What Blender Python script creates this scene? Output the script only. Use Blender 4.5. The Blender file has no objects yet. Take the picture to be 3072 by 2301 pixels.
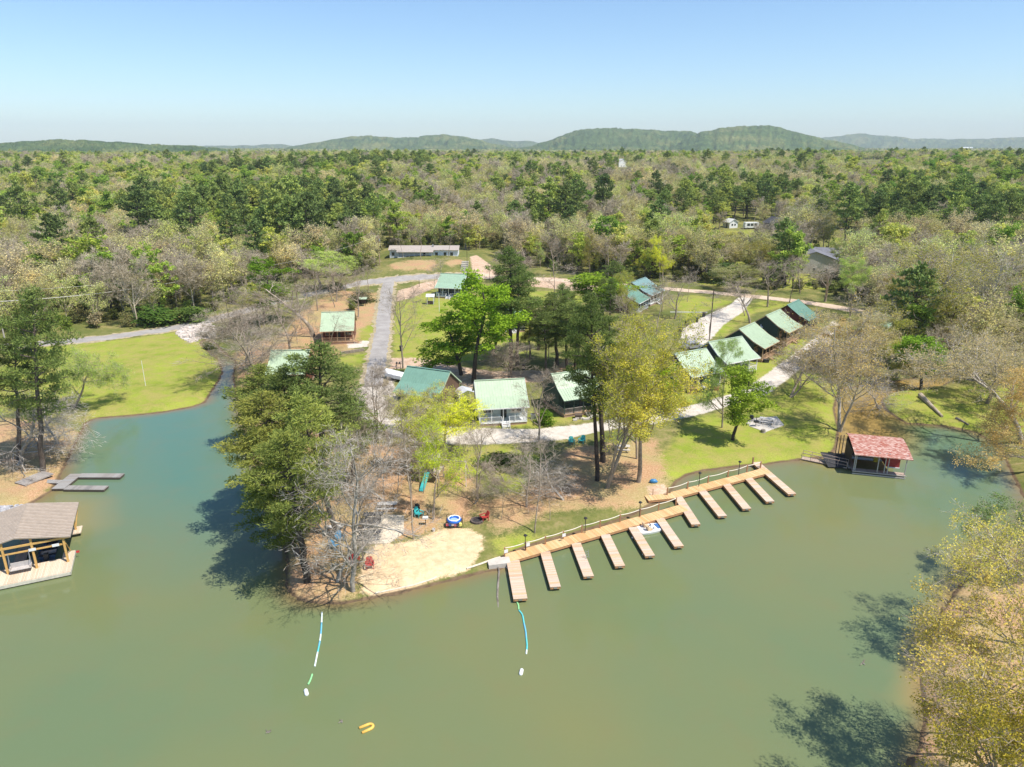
import bpy, math, random
import numpy as np
from mathutils import Vector, Matrix
R = math.radians
S = bpy.context.scene
C = S.collection
rnd = random.Random(7)

# ---------------------------------------------------------------- camera model (3072 x 2301 source pixels)
CAMH = 40.0; PITCH = R(18.6); FPX = 2130.0
def ray(x, y):
    v = 1150.5 - y
    return (x - 1536.0, FPX * math.cos(PITCH) + v * math.sin(PITCH), -FPX * math.sin(PITCH) + v * math.cos(PITCH))
def P0(x, y, z=0.0):
    d = ray(x, y); t = (z - CAMH) / d[2]
    return (d[0] * t, d[1] * t, z)
def to_px(x, y, z):
    dz = z - CAMH
    f = y * math.cos(PITCH) - dz * math.sin(PITCH)
    u = y * math.sin(PITCH) + dz * math.cos(PITCH)
    return 1536 + x / f * FPX, 1150.5 - u / f * FPX

cam = bpy.data.cameras.new("camera"); camo = bpy.data.objects.new("camera", cam); C.objects.link(camo)
camo.location = (0, 0, CAMH); camo.rotation_euler = (math.pi / 2 - PITCH, 0, 0)
cam.sensor_width = 36; cam.lens = 36 * FPX / 3072; cam.clip_start = 1; cam.clip_end = 60000
S.camera = camo

# ---------------------------------------------------------------- organisation helpers
def tag(o, label=None, cat=None, group=None, kind=None):
    if label: o['label'] = label
    if cat: o['category'] = cat
    if group: o['group'] = group
    if kind: o['kind'] = kind
    return o
def empty(name, loc=(0, 0, 0), rz=0.0):
    o = bpy.data.objects.new(name, None); C.objects.link(o)
    o.location = loc; o.rotation_euler = (0, 0, rz); o.empty_display_size = .3
    return o
def link(name, me, parent=None, loc=(0, 0, 0), rot=(0, 0, 0)):
    o = bpy.data.objects.new(name, me); C.objects.link(o)
    if parent: o.parent = parent
    o.location = loc; o.rotation_euler = rot
    return o

class MB:
    """collects shapes, then links them as ONE mesh object"""
    def __init__(s): s.v = []; s.f = []
    def add(s, vs, fs):
        b = len(s.v); s.v += [tuple(v) for v in vs]; s.f += [tuple(i + b for i in f) for f in fs]; return s
    def box(s, x0, y0, z0, x1, y1, z1, m=None):
        vs = [Vector(q) for q in ((x0, y0, z0), (x1, y0, z0), (x1, y1, z0), (x0, y1, z0), (x0, y0, z1), (x1, y0, z1), (x1, y1, z1), (x0, y1, z1))]
        if m: vs = [m @ q for q in vs]
        return s.add(vs, [(0, 3, 2, 1), (4, 5, 6, 7), (0, 1, 5, 4), (1, 2, 6, 5), (2, 3, 7, 6), (3, 0, 4, 7)])
    def bar(s, a, b, w, h=None):
        a = Vector(a); b = Vector(b); h = h or w; d = (b - a); L = d.length
        if L < 1e-6: return s
        d.normalize(); up = Vector((0, 0, 1)) if abs(d.z) < .95 else Vector((0, 1, 0))
        sx = d.cross(up).normalized(); sz = sx.cross(d)
        vs = []
        for q in (a, b):
            for i, j in ((-1, -1), (1, -1), (1, 1), (-1, 1)): vs.append(q + sx * (i * w / 2) + sz * (j * h / 2))
        return s.add(vs, [(0, 1, 2, 3), (7, 6, 5, 4), (0, 4, 5, 1), (1, 5, 6, 2), (2, 6, 7, 3), (3, 7, 4, 0)])
    def tube(s, pts, rad, n=8, cap=True):
        pts = [Vector(p) for p in pts]; rs = rad if isinstance(rad, (list, tuple)) else [rad] * len(pts)
        b = []
        for i, p in enumerate(pts):
            d = (pts[min(i + 1, len(pts) - 1)] - pts[max(i - 1, 0)])
            d = d.normalized() if d.length > 1e-9 else Vector((0, 0, 1))
            up = Vector((0, 0, 1)) if abs(d.z) < .9 else Vector((1, 0, 0))
            sx = d.cross(up).normalized(); sy = sx.cross(d)
            for k in range(n):
                a = 2 * math.pi * k / n; b.append(p + sx * (math.cos(a) * rs[i]) + sy * (math.sin(a) * rs[i]))
        fs = []
        for i in range(len(pts) - 1):
            for k in range(n):
                k2 = (k + 1) % n; fs.append((i * n + k, i * n + k2, (i + 1) * n + k2, (i + 1) * n + k))
        if cap: fs += [tuple(range(n - 1, -1, -1)), tuple(range((len(pts) - 1) * n, len(pts) * n))]
        return s.add(b, fs)
    def prism(s, poly, axis, a, b):
        """2-D polygon extruded along an axis ('x': poly is y,z; 'y': x,z; 'z': x,y)"""
        n = len(poly)
        def mk(p, t): return (t, p[0], p[1]) if axis == 'x' else (p[0], t, p[1]) if axis == 'y' else (p[0], p[1], t)
        vs = [mk(p, a) for p in poly] + [mk(p, b) for p in poly]
        return s.add(vs, [tuple(range(n - 1, -1, -1)), tuple(range(n, 2 * n))] + [(i, (i + 1) % n, n + (i + 1) % n, n + i) for i in range(n)])
    def lathe(s, prof, c=(0, 0, 0), n=12):
        vs = []; fs = []
        for r, z in prof:
            for k in range(n):
                a = 2 * math.pi * k / n; vs.append((c[0] + r * math.cos(a), c[1] + r * math.sin(a), c[2] + z))
        for i in range(len(prof) - 1):
            for k in range(n):
                k2 = (k + 1) % n; fs.append((i * n + k, i * n + k2, (i + 1) * n + k2, (i + 1) * n + k))
        fs += [tuple(range(n - 1, -1, -1)), tuple(range((len(prof) - 1) * n, len(prof) * n))]
        return s.add(vs, fs)
    def mesh(s, name, mat, smooth=False, bevel=0):
        me = bpy.data.meshes.new(name); me.from_pydata(s.v, [], s.f)
        import bmesh
        bm = bmesh.new(); bm.from_mesh(me); bmesh.ops.recalc_face_normals(bm, faces=bm.faces[:]); bm.to_mesh(me); bm.free()
        me.materials.append(mat)
        if smooth: me.polygons.foreach_set('use_smooth', [True] * len(me.polygons))
        return me
    def build(s, name, mat, parent=None, loc=(0, 0, 0), rot=(0, 0, 0), smooth=False):
        return link(name, s.mesh(name, mat, smooth), parent, loc, rot)

def np_mesh(name, V, F, mats=(), matidx=None):
    """V (n,3), F (m,k) numpy -> mesh"""
    me = bpy.data.meshes.new(name); V = np.asarray(V, np.float32); F = np.asarray(F, np.int32)
    me.vertices.add(len(V)); me.vertices.foreach_set('co', V.ravel())
    me.loops.add(F.size); me.loops.foreach_set('vertex_index', F.ravel())
    me.polygons.add(len(F)); me.polygons.foreach_set('loop_start', np.arange(0, F.size, F.shape[1], dtype=np.int32))
    for m in mats: me.materials.append(m)
    if matidx is not None: me.polygons.foreach_set('material_index', np.asarray(matidx, np.int32))
    me.update(calc_edges=True); me.validate()
    return me

# ---------------------------------------------------------------- materials
def new_mat(name):
    m = bpy.data.materials.new(name); m.use_nodes = True; nt = m.node_tree
    for n in list(nt.nodes): nt.nodes.remove(n)
    out = nt.nodes.new('ShaderNodeOutputMaterial')
    return m, nt, out
class NT:
    def __init__(s, nt): s.nt = nt
    def n(s, t, **kw):
        x = s.nt.nodes.new(t)
        for k, v in kw.items(): setattr(x, k, v)
        return x
    def l(s, a, b): s.nt.links.new(a, b)
    def noise(s, vec, scale, detail=3, rough=.55, out='Fac'):
        x = s.n('ShaderNodeTexNoise'); x.inputs['Scale'].default_value = scale; x.inputs['Detail'].default_value = detail
        x.inputs['Roughness'].default_value = rough
        if vec is not None: s.l(vec, x.inputs['Vector'])
        return x.outputs[out]
    def ramp(s, fac, stops, interp='LINEAR'):
        x = s.n('ShaderNodeValToRGB'); cr = x.color_ramp; cr.interpolation = interp
        while len(cr.elements) < len(stops): cr.elements.new(.5)
        for e, (p, c) in zip(cr.elements, stops): e.position = p; e.color = (c[0], c[1], c[2], 1)
        s.l(fac, x.inputs['Fac']); return x.outputs['Color']
    def mix(s, fac, a, b, mode='MIX'):
        x = s.n('ShaderNodeMix', data_type='RGBA', blend_type=mode)
        for i, v in ((0, fac), (6, a), (7, b)):
            if hasattr(v, 'links'): s.l(v, x.inputs[i])
            elif i == 0: x.inputs[0].default_value = v
            else: x.inputs[i].default_value = (*v[:3], 1)
        return x.outputs[2]
    def math(s, op, a, b=None, c=None, clamp=False):
        x = s.n('ShaderNodeMath', operation=op, use_clamp=clamp)
        for i, v in enumerate((a, b, c)):
            if v is None: continue
            if hasattr(v, 'links'): s.l(v, x.inputs[i])
            else: x.inputs[i].default_value = v
        return x.outputs[0]
    def bump(s, h, strength=.3, dist=.05):
        x = s.n('ShaderNodeBump'); x.inputs['Strength'].default_value = strength; x.inputs['Distance'].default_value = dist
        s.l(h, x.inputs['Height']); return x.outputs['Normal']
    def principled(s, out, col, rough=.8, normal=None, spec=.3, metal=0, **kw):
        x = s.n('ShaderNodeBsdfPrincipled')
        if hasattr(col, 'links'): s.l(col, x.inputs['Base Color'])
        else: x.inputs['Base Color'].default_value = (*col[:3], 1)
        if hasattr(rough, 'links'): s.l(rough, x.inputs['Roughness'])
        else: x.inputs['Roughness'].default_value = rough
        x.inputs['Specular IOR Level'].default_value = spec; x.inputs['Metallic'].default_value = metal
        if normal is not None: s.l(normal, x.inputs['Normal'])
        s.l(x.outputs[0], out.inputs['Surface']); return x

_mc = {}
def plain(name, col, rough=.7, spec=.3, metal=0, var=.18, scale=2.5, coord='Object', stretch=None):
    """paint / wood / metal: a base colour with dirt-like variation of its own"""
    if name in _mc: return _mc[name]
    m, nt, out = new_mat(name); N = NT(nt)
    tc = N.n('ShaderNodeTexCoord').outputs[coord]
    if stretch:
        mp = N.n('ShaderNodeMapping'); mp.inputs['Scale'].default_value = stretch; N.l(tc, mp.inputs[0]); tc = mp.outputs[0]
    f = N.noise(tc, scale, 5, .65)
    lo = tuple(c * (1 - var) for c in col); hi = tuple(min(1, c * (1 + var)) for c in col)
    c = N.ramp(f, [(.3, lo), (.7, hi)])
    N.principled(out, c, rough, spec=spec, metal=metal)
    _mc[name] = m; return m

def planks(name, cols, axis=1, pitch=.145, rough=.75, groove=True):
    """boards laid across the given object axis, every board with its own shade"""
    if name in _mc: return _mc[name]
    m, nt, out = new_mat(name); N = NT(nt)
    tc = N.n('ShaderNodeTexCoord').outputs['Object']
    oi = N.n('ShaderNodeObjectInfo')
    sep = N.n('ShaderNodeSeparateXYZ'); N.l(tc, sep.inputs[0])
    q = N.math('DIVIDE', sep.outputs[axis], pitch)
    fl = N.math('FLOOR', q); fr = N.math('FRACT', q)
    seed = N.math('MULTIPLY_ADD', oi.outputs['Random'], 91.7, fl)
    wn = N.n('ShaderNodeTexWhiteNoise', noise_dimensions='1D'); N.l(seed, wn.inputs['W'])
    q2 = N.math('FLOOR', N.math('DIVIDE', sep.outputs[axis], pitch * 5.3))
    wn2 = N.n('ShaderNodeTexWhiteNoise', noise_dimensions='1D'); N.l(N.math('MULTIPLY_ADD', oi.outputs['Random'], 37.1, q2), wn2.inputs['W'])
    f = N.math('ADD', N.math('MULTIPLY', wn.outputs['Value'], .45), N.math('MULTIPLY', wn2.outputs['Value'], .55))
    c = N.ramp(f, [(i / (len(cols) - 1), k) for i, k in enumerate(cols)])
    ns = N.noise(tc, 9, 4, .7)
    c = N.mix(.25, c, N.ramp(ns, [(.3, (.35, .3, .25)), (.7, (1, 1, 1))]), 'MULTIPLY')
    if groove:
        g = N.math('LESS_THAN', fr, .09); c = N.mix(N.math('MULTIPLY', g, .75), c, (.05, .035, .025))
    N.principled(out, c, rough, spec=.2)
    _mc[name] = m; return m

def metal_roof(name, col, rough=.42):
    if name in _mc: return _mc[name]
    m, nt, out = new_mat(name); N = NT(nt)
    tc = N.n('ShaderNodeTexCoord').outputs['Object']
    f = N.noise(tc, .9, 6, .65)
    c = N.ramp(f, [(.28, tuple(k * .9 for k in col)), (.5, col), (.75, tuple(min(1, k * 1.06 + .01) for k in col))])
    mp = N.n('ShaderNodeMapping'); mp.inputs['Scale'].default_value = (7, .8, .8); N.l(tc, mp.inputs[0])
    st = N.noise(mp.outputs[0], 1.5, 4, .7)
    c = N.mix(.3, c, N.ramp(st, [(.35, (.7, .68, .62)), (.6, (1, 1, 1))]), 'MULTIPLY')
    N.principled(out, c, rough, spec=.5)
    _mc[name] = m; return m

def siding(name, col, pitch=.2, axis=2):
    if name in _mc: return _mc[name]
    m, nt, out = new_mat(name); N = NT(nt)
    tc = N.n('ShaderNodeTexCoord').outputs['Object']
    sep = N.n('ShaderNodeSeparateXYZ'); N.l(tc, sep.inputs[0])
    fr = N.math('FRACT', N.math('DIVIDE', sep.outputs[axis], pitch))
    f = N.noise(tc, 3, 5, .6)
    c = N.ramp(f, [(.3, tuple(k * .85 for k in col)), (.7, tuple(min(1, k * 1.12) for k in col))])
    c = N.mix(N.math('MULTIPLY', N.math('LESS_THAN', fr, .12), .5), c, tuple(k * .3 for k in col))
    N.principled(out, c, .7, spec=.3, normal=N.bump(fr, .5, .02))
    _mc[name] = m; return m

def brick_mat(name='brick'):
    if name in _mc: return _mc[name]
    m, nt, out = new_mat(name); N = NT(nt)
    tc = N.n('ShaderNodeTexCoord').outputs['Object']
    mp = N.n('ShaderNodeMapping'); mp.inputs['Rotation'].default_value = (math.pi / 2, 0, 0); N.l(tc, mp.inputs[0])
    b = N.n('ShaderNodeTexBrick'); b.inputs['Scale'].default_value = 4.5
    b.inputs['Color1'].default_value = (.32, .17, .12, 1); b.inputs['Color2'].default_value = (.42, .26, .18, 1); b.inputs['Mortar'].default_value = (.45, .41, .36, 1)
    N.l(mp.outputs[0], b.inputs['Vector']); N.principled(out, b.outputs[0], .85, spec=.2)
    _mc[name] = m; return m

def glass_mat():
    if 'glass' in _mc: return _mc['glass']
    m, nt, out = new_mat('glass'); N = NT(nt)
    N.principled(out, (.03, .04, .045), .08, spec=.8); _mc['glass'] = m; return m
# ---------------------------------------------------------------- water outline (source pixels on the water plane)
WATER_PX = [(-900,1640),(-400,1600),(-60,1560),(0,1545),(97,1512),(159,1473),(193,1410),(217,1357),(261,1270),(290,1256),(386,1249),(483,1239),(579,1222),(618,1208),
 (632,1183),(661,1140),(671,1116),(661,1082),(623,1053),(603,1029),(612,1020),(628,1020),(640,1029),(676,1063),(705,1087),(697,1125),(702,1169),(715,1241),(733,1300),
 (760,1400),(795,1500),(840,1600),(858,1690),(852,1736),(860,1772),(886,1799),(931,1812),(1021,1815),(1112,1799),(1202,1781),(1338,1749),(1400,1732),(1452,1720),(1490,1713),(1519,1703),
 (1512,1672),(1600,1636),(1700,1610),(1800,1582),(1875,1556),(1935,1528),(1970,1509),(2012,1482),(2020,1466),(2031,1447),(2064,1426),(2112,1414),(2207,1402),(2260,1396),(2292,1397),
 (2325,1390),(2373,1385),(2444,1376),(2492,1372),(2512,1340),(2519,1288),(2505,1229),(2512,1200),(2527,1167),(2603,1156),(2690,1145),(2809,1124),(2870,1112),(2960,1100),(3072,1092),
 (3200,1085),(3200,1096),(3072,1106),(2960,1118),(2870,1130),(2827,1156),(2762,1163),(2700,1171),(2661,1182),(2640,1203),(2653,1229),(2682,1250),(2718,1272),(2834,1280),(2925,1298),(2997,1341),(3015,1385),
 (3050,1457),(3085,1530),(3080,1580),(3040,1605),(2977,1650),(2885,1742),(2820,1829),(2785,1911),(2760,1983),(2750,2032),(2770,2143),(2745,2240),(2700,2330)]
wpoly = [P0(x, y)[:2] for x, y in WATER_PX]
wpoly += [(14, 20), (-2, 5), (-10, -60), (-170, -60), (-170, 60)]
WP = np.array(wpoly)

def poly_sdf(X, Y, poly):
    """signed distance, positive outside"""
    X = np.asarray(X, float); Y = np.asarray(Y, float); d = np.full(X.shape, 1e9); ins = np.zeros(X.shape, bool)
    n = len(poly)
    for i in range(n):
        ax, ay = poly[i]; bx, by = poly[(i + 1) % n]
        ex, ey = bx - ax, by - ay; L = ex * ex + ey * ey + 1e-12
        t = np.clip(((X - ax) * ex + (Y - ay) * ey) / L, 0, 1)
        d = np.minimum(d, (X - ax - t * ex) ** 2 + (Y - ay - t * ey) ** 2)
        c = ((ay > Y) != (by > Y)) & (X < (bx - ax) * (Y - ay) / ((by - ay) if abs(by - ay) > 1e-12 else 1e-12) + ax)
        ins ^= c
    d = np.sqrt(d); return np.where(ins, -d, d)

def wob(X, Y, s, seed=0):
    r = np.random.RandomState(seed); o = 0
    for k in range(6):
        a = r.uniform(0, 6.28); fq = (1 + r.uniform(0, 1.6)) / s; ph = r.uniform(0, 6.28)
        o = o + np.sin((X * math.cos(a) + Y * math.sin(a)) * fq * 6.28 + ph)
    return o / 6

def relief(X, Y):
    X = np.asarray(X, float); Y = np.asarray(Y, float)
    b = .55 + .10 * wob(X, Y, 18, 1) + .04 * wob(X, Y, 5, 2)
    b = b + 3.6 * np.clip(1 - ((X + 27) / 26) ** 2, 0, 1) ** .8 * np.clip((Y - 205) / 16, 0, 1) * np.clip((290 - Y) / 40, 0, 1)
    rs_ = np.clip((Y - 200 - .12 * np.abs(X)) / 420, 0, 1); b = b + 14.5 * rs_ * rs_ * (3 - 2 * rs_)
    dr = np.clip((Y - 850) / 1500, 0, 1); b = b - 15 * dr * dr * (3 - 2 * dr)
    far = np.clip((Y - 330) / 600, 0, 1)
    b = b + far * 2.5 * (wob(X, Y, 900, 3) + .1) + np.clip((Y - 260) / 300, 0, 1) * 2.0 * wob(X, Y, 260, 4)
    b = b + np.clip((X - 120) / 200, 0, 1) * 1.5
    return b
def hgt(X, Y):
    X = np.asarray(X, float); Y = np.asarray(Y, float)
    sd = poly_sdf(X, Y, WP) + .22 * wob(X, Y, 3.1, 5) * (np.abs(Y) < 200)
    t = np.clip(sd / 2.4, 0, 1)
    land = .03 + (relief(X, Y) - .03) * (t * t * (3 - 2 * t)) ** .8
    return np.where(sd > 0, land, np.maximum(-1.6, sd * .45))
def _wk(s, seed):
    r = np.random.RandomState(seed); o = []
    for k in range(6):
        a = r.uniform(0, 6.28); fq = (1 + r.uniform(0, 1.6)) / s; o.append((math.cos(a) * fq * 6.28, math.sin(a) * fq * 6.28, r.uniform(0, 6.28)))
    return o
_W = {k: _wk(*k) for k in ((18, 1), (5, 2), (900, 3), (260, 4), (3.1, 5))}
def _w1(x, y, k): return sum(math.sin(x * a + y * b + p) for a, b, p in _W[k]) / 6
_WL = [(float(p[0]), float(p[1])) for p in WP]
def _c01(v): return 0.0 if v < 0 else 1.0 if v > 1 else v
def gz(x, y):
    if y > 190: return _relief1(x, y)
    d = 1e18; ins = False; ax, ay = _WL[-1]
    for bx, by in _WL:
        ex, ey = bx - ax, by - ay; t = _c01(((x - ax) * ex + (y - ay) * ey) / (ex * ex + ey * ey + 1e-12))
        q = (x - ax - t * ex) ** 2 + (y - ay - t * ey) ** 2
        if q < d: d = q
        if (ay > y) != (by > y) and x < ex * (y - ay) / ey + ax: ins = not ins
        ax, ay = bx, by
    sd = (-1 if ins else 1) * math.sqrt(d) + (.22 * _w1(x, y, (3.1, 5)) if abs(y) < 200 else 0)
    if sd <= 0: return max(-1.6, sd * .45)
    b = _relief1(x, y)
    t = _c01(sd / 2.4); return .03 + (b - .03) * (t * t * (3 - 2 * t)) ** .8
def _relief1(x, y):
    b = .55 + .10 * _w1(x, y, (18, 1)) + .04 * _w1(x, y, (5, 2)) + 3.6 * _c01(1 - ((x + 27) / 26) ** 2) ** .8 * _c01((y - 205) / 16) * _c01((290 - y) / 40)
    rs_ = _c01((y - 200 - .12 * abs(x)) / 420); b += 14.5 * rs_ * rs_ * (3 - 2 * rs_)
    dr = _c01((y - 850) / 1500); b -= 15 * dr * dr * (3 - 2 * dr)
    b += _c01((y - 330) / 600) * 2.5 * (_w1(x, y, (900, 3)) + .1) + _c01((y - 260) / 300) * 2 * _w1(x, y, (260, 4)) + _c01((x - 120) / 200) * 1.5
    return b
def P(x, y, up=0.0):
    """pixel -> the point of the terrain it shows"""
    z = .55; q = P0(x, y, .4)
    if q[1] > 205 or q[1] < 0:
        d = ray(x, y); k = CAMH / FPX; t = 200 / d[1]; end = (q[1] if q[1] > 0 else 9000) / d[1]; pt = t
        while t < end * 1.02 and CAMH + d[2] * t > gz(d[0] * t, d[1] * t): pt = t; t *= 1.012
        lo, hi = pt, t
        for _ in range(22):
            m = (lo + hi) / 2
            if CAMH + d[2] * m > gz(d[0] * m, d[1] * m): lo = m
            else: hi = m
        X, Y = d[0] * hi, d[1] * hi; return Vector((X, Y, gz(X, Y) + up))
    for _ in range(14):
        q = P0(x, y, z); z = .5 * z + .5 * gz(q[0], q[1])
    q = P0(x, y, z); return Vector((q[0], q[1], z + up))

# ---------------------------------------------------------------- ground zones
def wp(px): return [tuple(P(x, y)[:2]) if y < 1000 else P0(x, y, .5)[:2] for x, y in px]
GRASS = [wp(p) for p in (
 [(110,1045),(400,1015),(560,990),(620,1030),(655,1080),(660,1130),(625,1195),(560,1225),(400,1245),(280,1255),(240,1210),(150,1200),(0,1250),(-200,1300),(-200,1120),(0,1110)],
 [(1185,1075),(1178,1000),(1188,905),(1250,880),(1300,868),(1360,900),(1480,880),(1700,870),(1760,900),(1640,960),(1600,1010),(1600,1050),(1500,1080),(1300,1085)],
 [(1040,1000),(1075,960),(1130,970),(1125,1020),(1080,1030)],[(1010,1075),(1110,1058),(1118,1085),(1040,1110)],
 [(705,1170),(740,1150),(790,1180),(770,1260),(725,1260)],
 [(2010,1340),(2060,1265),(2200,1225),(2330,1175),(2440,1100),(2530,1150),(2512,1210),(2508,1280),(2500,1360),(2380,1384),(2290,1392),(2110,1408),(2010,1440),(1930,1400)],
 [(1440,1285),(1620,1282),(1780,1255),(1900,1230),(2030,1220),(2200,1195),(2320,1120),(2400,1060),(2440,990),(2380,960),(2300,1060),(2200,1110),(2150,1160),(2000,1190),(1860,1180),(1700,1250),(1600,1250),(1600,1180),(1580,1262),(1440,1272)],
 [(2040,930),(1990,900),(2080,885),(2200,905),(2120,935),(2060,960)],
 [(2170,1010),(2260,940),(2330,925),(2420,900),(2300,900),(2230,920),(2140,975),(2100,1010)],
 [(2660,1160),(2800,1170),(2900,1160),(3100,1140),(3100,1300),(2930,1290),(2840,1275),(2720,1265),(2670,1220)],
 [(2690,1020),(2820,980),(3000,990),(3100,1010),(3100,1080),(2900,1095),(2760,1110),(2700,1090)],
 [(2080,800),(2180,780),(2350,800),(2500,830),(2600,850),(2500,868),(2300,868),(2080,850)],
 [(2160,700),(2230,680),(2330,705),(2240,715)],[(2490,725),(2560,705),(2700,735),(2600,750)],
 [(1640,1330),(1480,1335),(1350,1345),(1340,1400),(1450,1430),(1560,1480)],
 [(1500,1660),(1475,1620),(1560,1600),(1640,1600),(1600,1630)])]
LITTER = [wp(p) for p in (
 [(845,1830),(860,1640),(740,1290),(800,1240),(1040,1330),(1300,1345),(1420,1440),(1420,1560),(1250,1610),(1060,1640),(1080,1760),(1000,1840)],
 [(1400,1500),(1560,1480),(1660,1390),(1700,1345),(1960,1320),(2010,1440),(2000,1480),(1930,1520),(1800,1520),(1640,1540),(1500,1600)],
 [(860,990),(900,940),(1000,870),(1130,880),(1130,960),(1080,990),(1060,1050),(900,1120),(720,1160),(700,1060)],
 [(1165,795),(1190,786),(1240,790),(1262,800),(1230,812),(1180,808)],[(1215,782),(1300,780),(1312,796),(1290,812),(1240,806)],[(1330,785),(1380,778),(1395,790),(1350,800)],
 [(-200,1250),(100,1260),(230,1290),(190,1410),(90,1520),(-200,1560)],
 [(2780,1830),(2980,1600),(3300,1400),(3400,2500),(2700,2500),(2740,2100)],
 [(1430,1130),(1640,1120),(1700,1080),(1780,1130),(1690,1190),(1600,1130),(1430,1140)],
 [(2840,1110),(3200,1100),(3200,1000),(2900,1090)])]
SAND = [wp([(1090,1690),(1086,1672),(1113,1638),(1243,1624),(1302,1597),(1357,1580),(1411,1589),(1449,1615),(1448,1651),(1411,1700),(1292,1735),(1200,1765),(1125,1780),(1085,1772),(1080,1720)])]
DIRT = [wp(p) for p in (
 [(1160,1075),(1260,1075),(1380,1100),(1480,1115),(1600,1112),(1660,1118),(1640,1145),(1500,1150),(1420,1170),(1330,1125),(1220,1105),(1150,1110)],
 [(1195,870),(1260,850),(1330,835),(1400,835),(1390,860),(1300,865),(1230,895),(1185,905)],
 [(1410,770),(1430,765),(1480,800),(1500,835),(1420,835)],
 [(1500,828),(1660,832),(1820,850),(1840,880),(1700,870),(1500,845)],
 [(1460,990),(1600,930),(1700,890),(1720,900),(1620,955),(1500,1010)],
 [(1940,1460),(1990,1450),(2030,1485),(1960,1510)])]
GRAVEL = [wp(p) for p in (
 [(1115,1085),(1160,1085),(1180,1150),(1200,1230),(1290,1280),(1420,1283),(1600,1290),(1760,1272),(1890,1245),(2050,1222),(2140,1200),(2240,1165),(2330,1100),(2400,1050),(2450,1010),(2500,960),(2520,975),(2480,1030),(2440,1075),(2360,1140),(2300,1185),(2200,1215),(2080,1250),(1960,1272),(1800,1295),(1700,1318),(1560,1330),(1400,1336),(1250,1330),(1130,1290),(1070,1240),(1080,1150)],
 [(2036,1030),(2050,985),(2110,950),(2190,915),(2215,893),(2262,890),(2230,935),(2170,975),(2140,1010),(2100,1045)],
 [(1040,1028),(1110,1022),(1108,1040),(1045,1045)])]
MUDDY = [wp([(2860,1640),(3010,1590),(2830,1850),(2770,2060),(2740,2060),(2760,1900)])]

def zone(X, Y, polys, soft):
    m = np.zeros(X.shape)
    for p in polys:
        xs = [q[0] for q in p]; ys = [q[1] for q in p]
        k = (X > min(xs) - soft * 2) & (X < max(xs) + soft * 2) & (Y > min(ys) - soft * 2) & (Y < max(ys) + soft * 2)
        if k.any(): m[k] = np.maximum(m[k], np.clip(.5 - poly_sdf(X[k], Y[k], p) / (2 * soft), 0, 1))
    return m

def axis_coords(segs):
    o = []
    for a, b, st in segs:
        n = max(1, int(round((b - a) / st))); o += list(np.linspace(a, b, n, endpoint=False))
    return o + [segs[-1][1]]
xs = axis_coords([(-14000,-4000,1200),(-4000,-1200,250),(-1200,-400,60),(-400,-160,12),(-160,-75,2.2),(-75,78,.62),(78,180,2.2),(180,400,12),(400,1200,60),(1200,4000,250),(4000,14000,1200)])
ys = axis_coords([(-120,20,6),(20,50,1.2),(50,130,.6),(130,180,.9),(180,300,2),(300,600,10),(600,2000,60),(2000,6000,400),(6000,15000,1200)])
GX, GY = np.meshgrid(np.array(xs), np.array(ys))
GZ = hgt(GX, GY)
nx, ny = len(xs), len(ys)
idx = np.arange(nx * ny).reshape(ny, nx)
F = np.stack([idx[:-1, :-1], idx[:-1, 1:], idx[1:, 1:], idx[1:, :-1]], -1).reshape(-1, 4)

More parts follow.
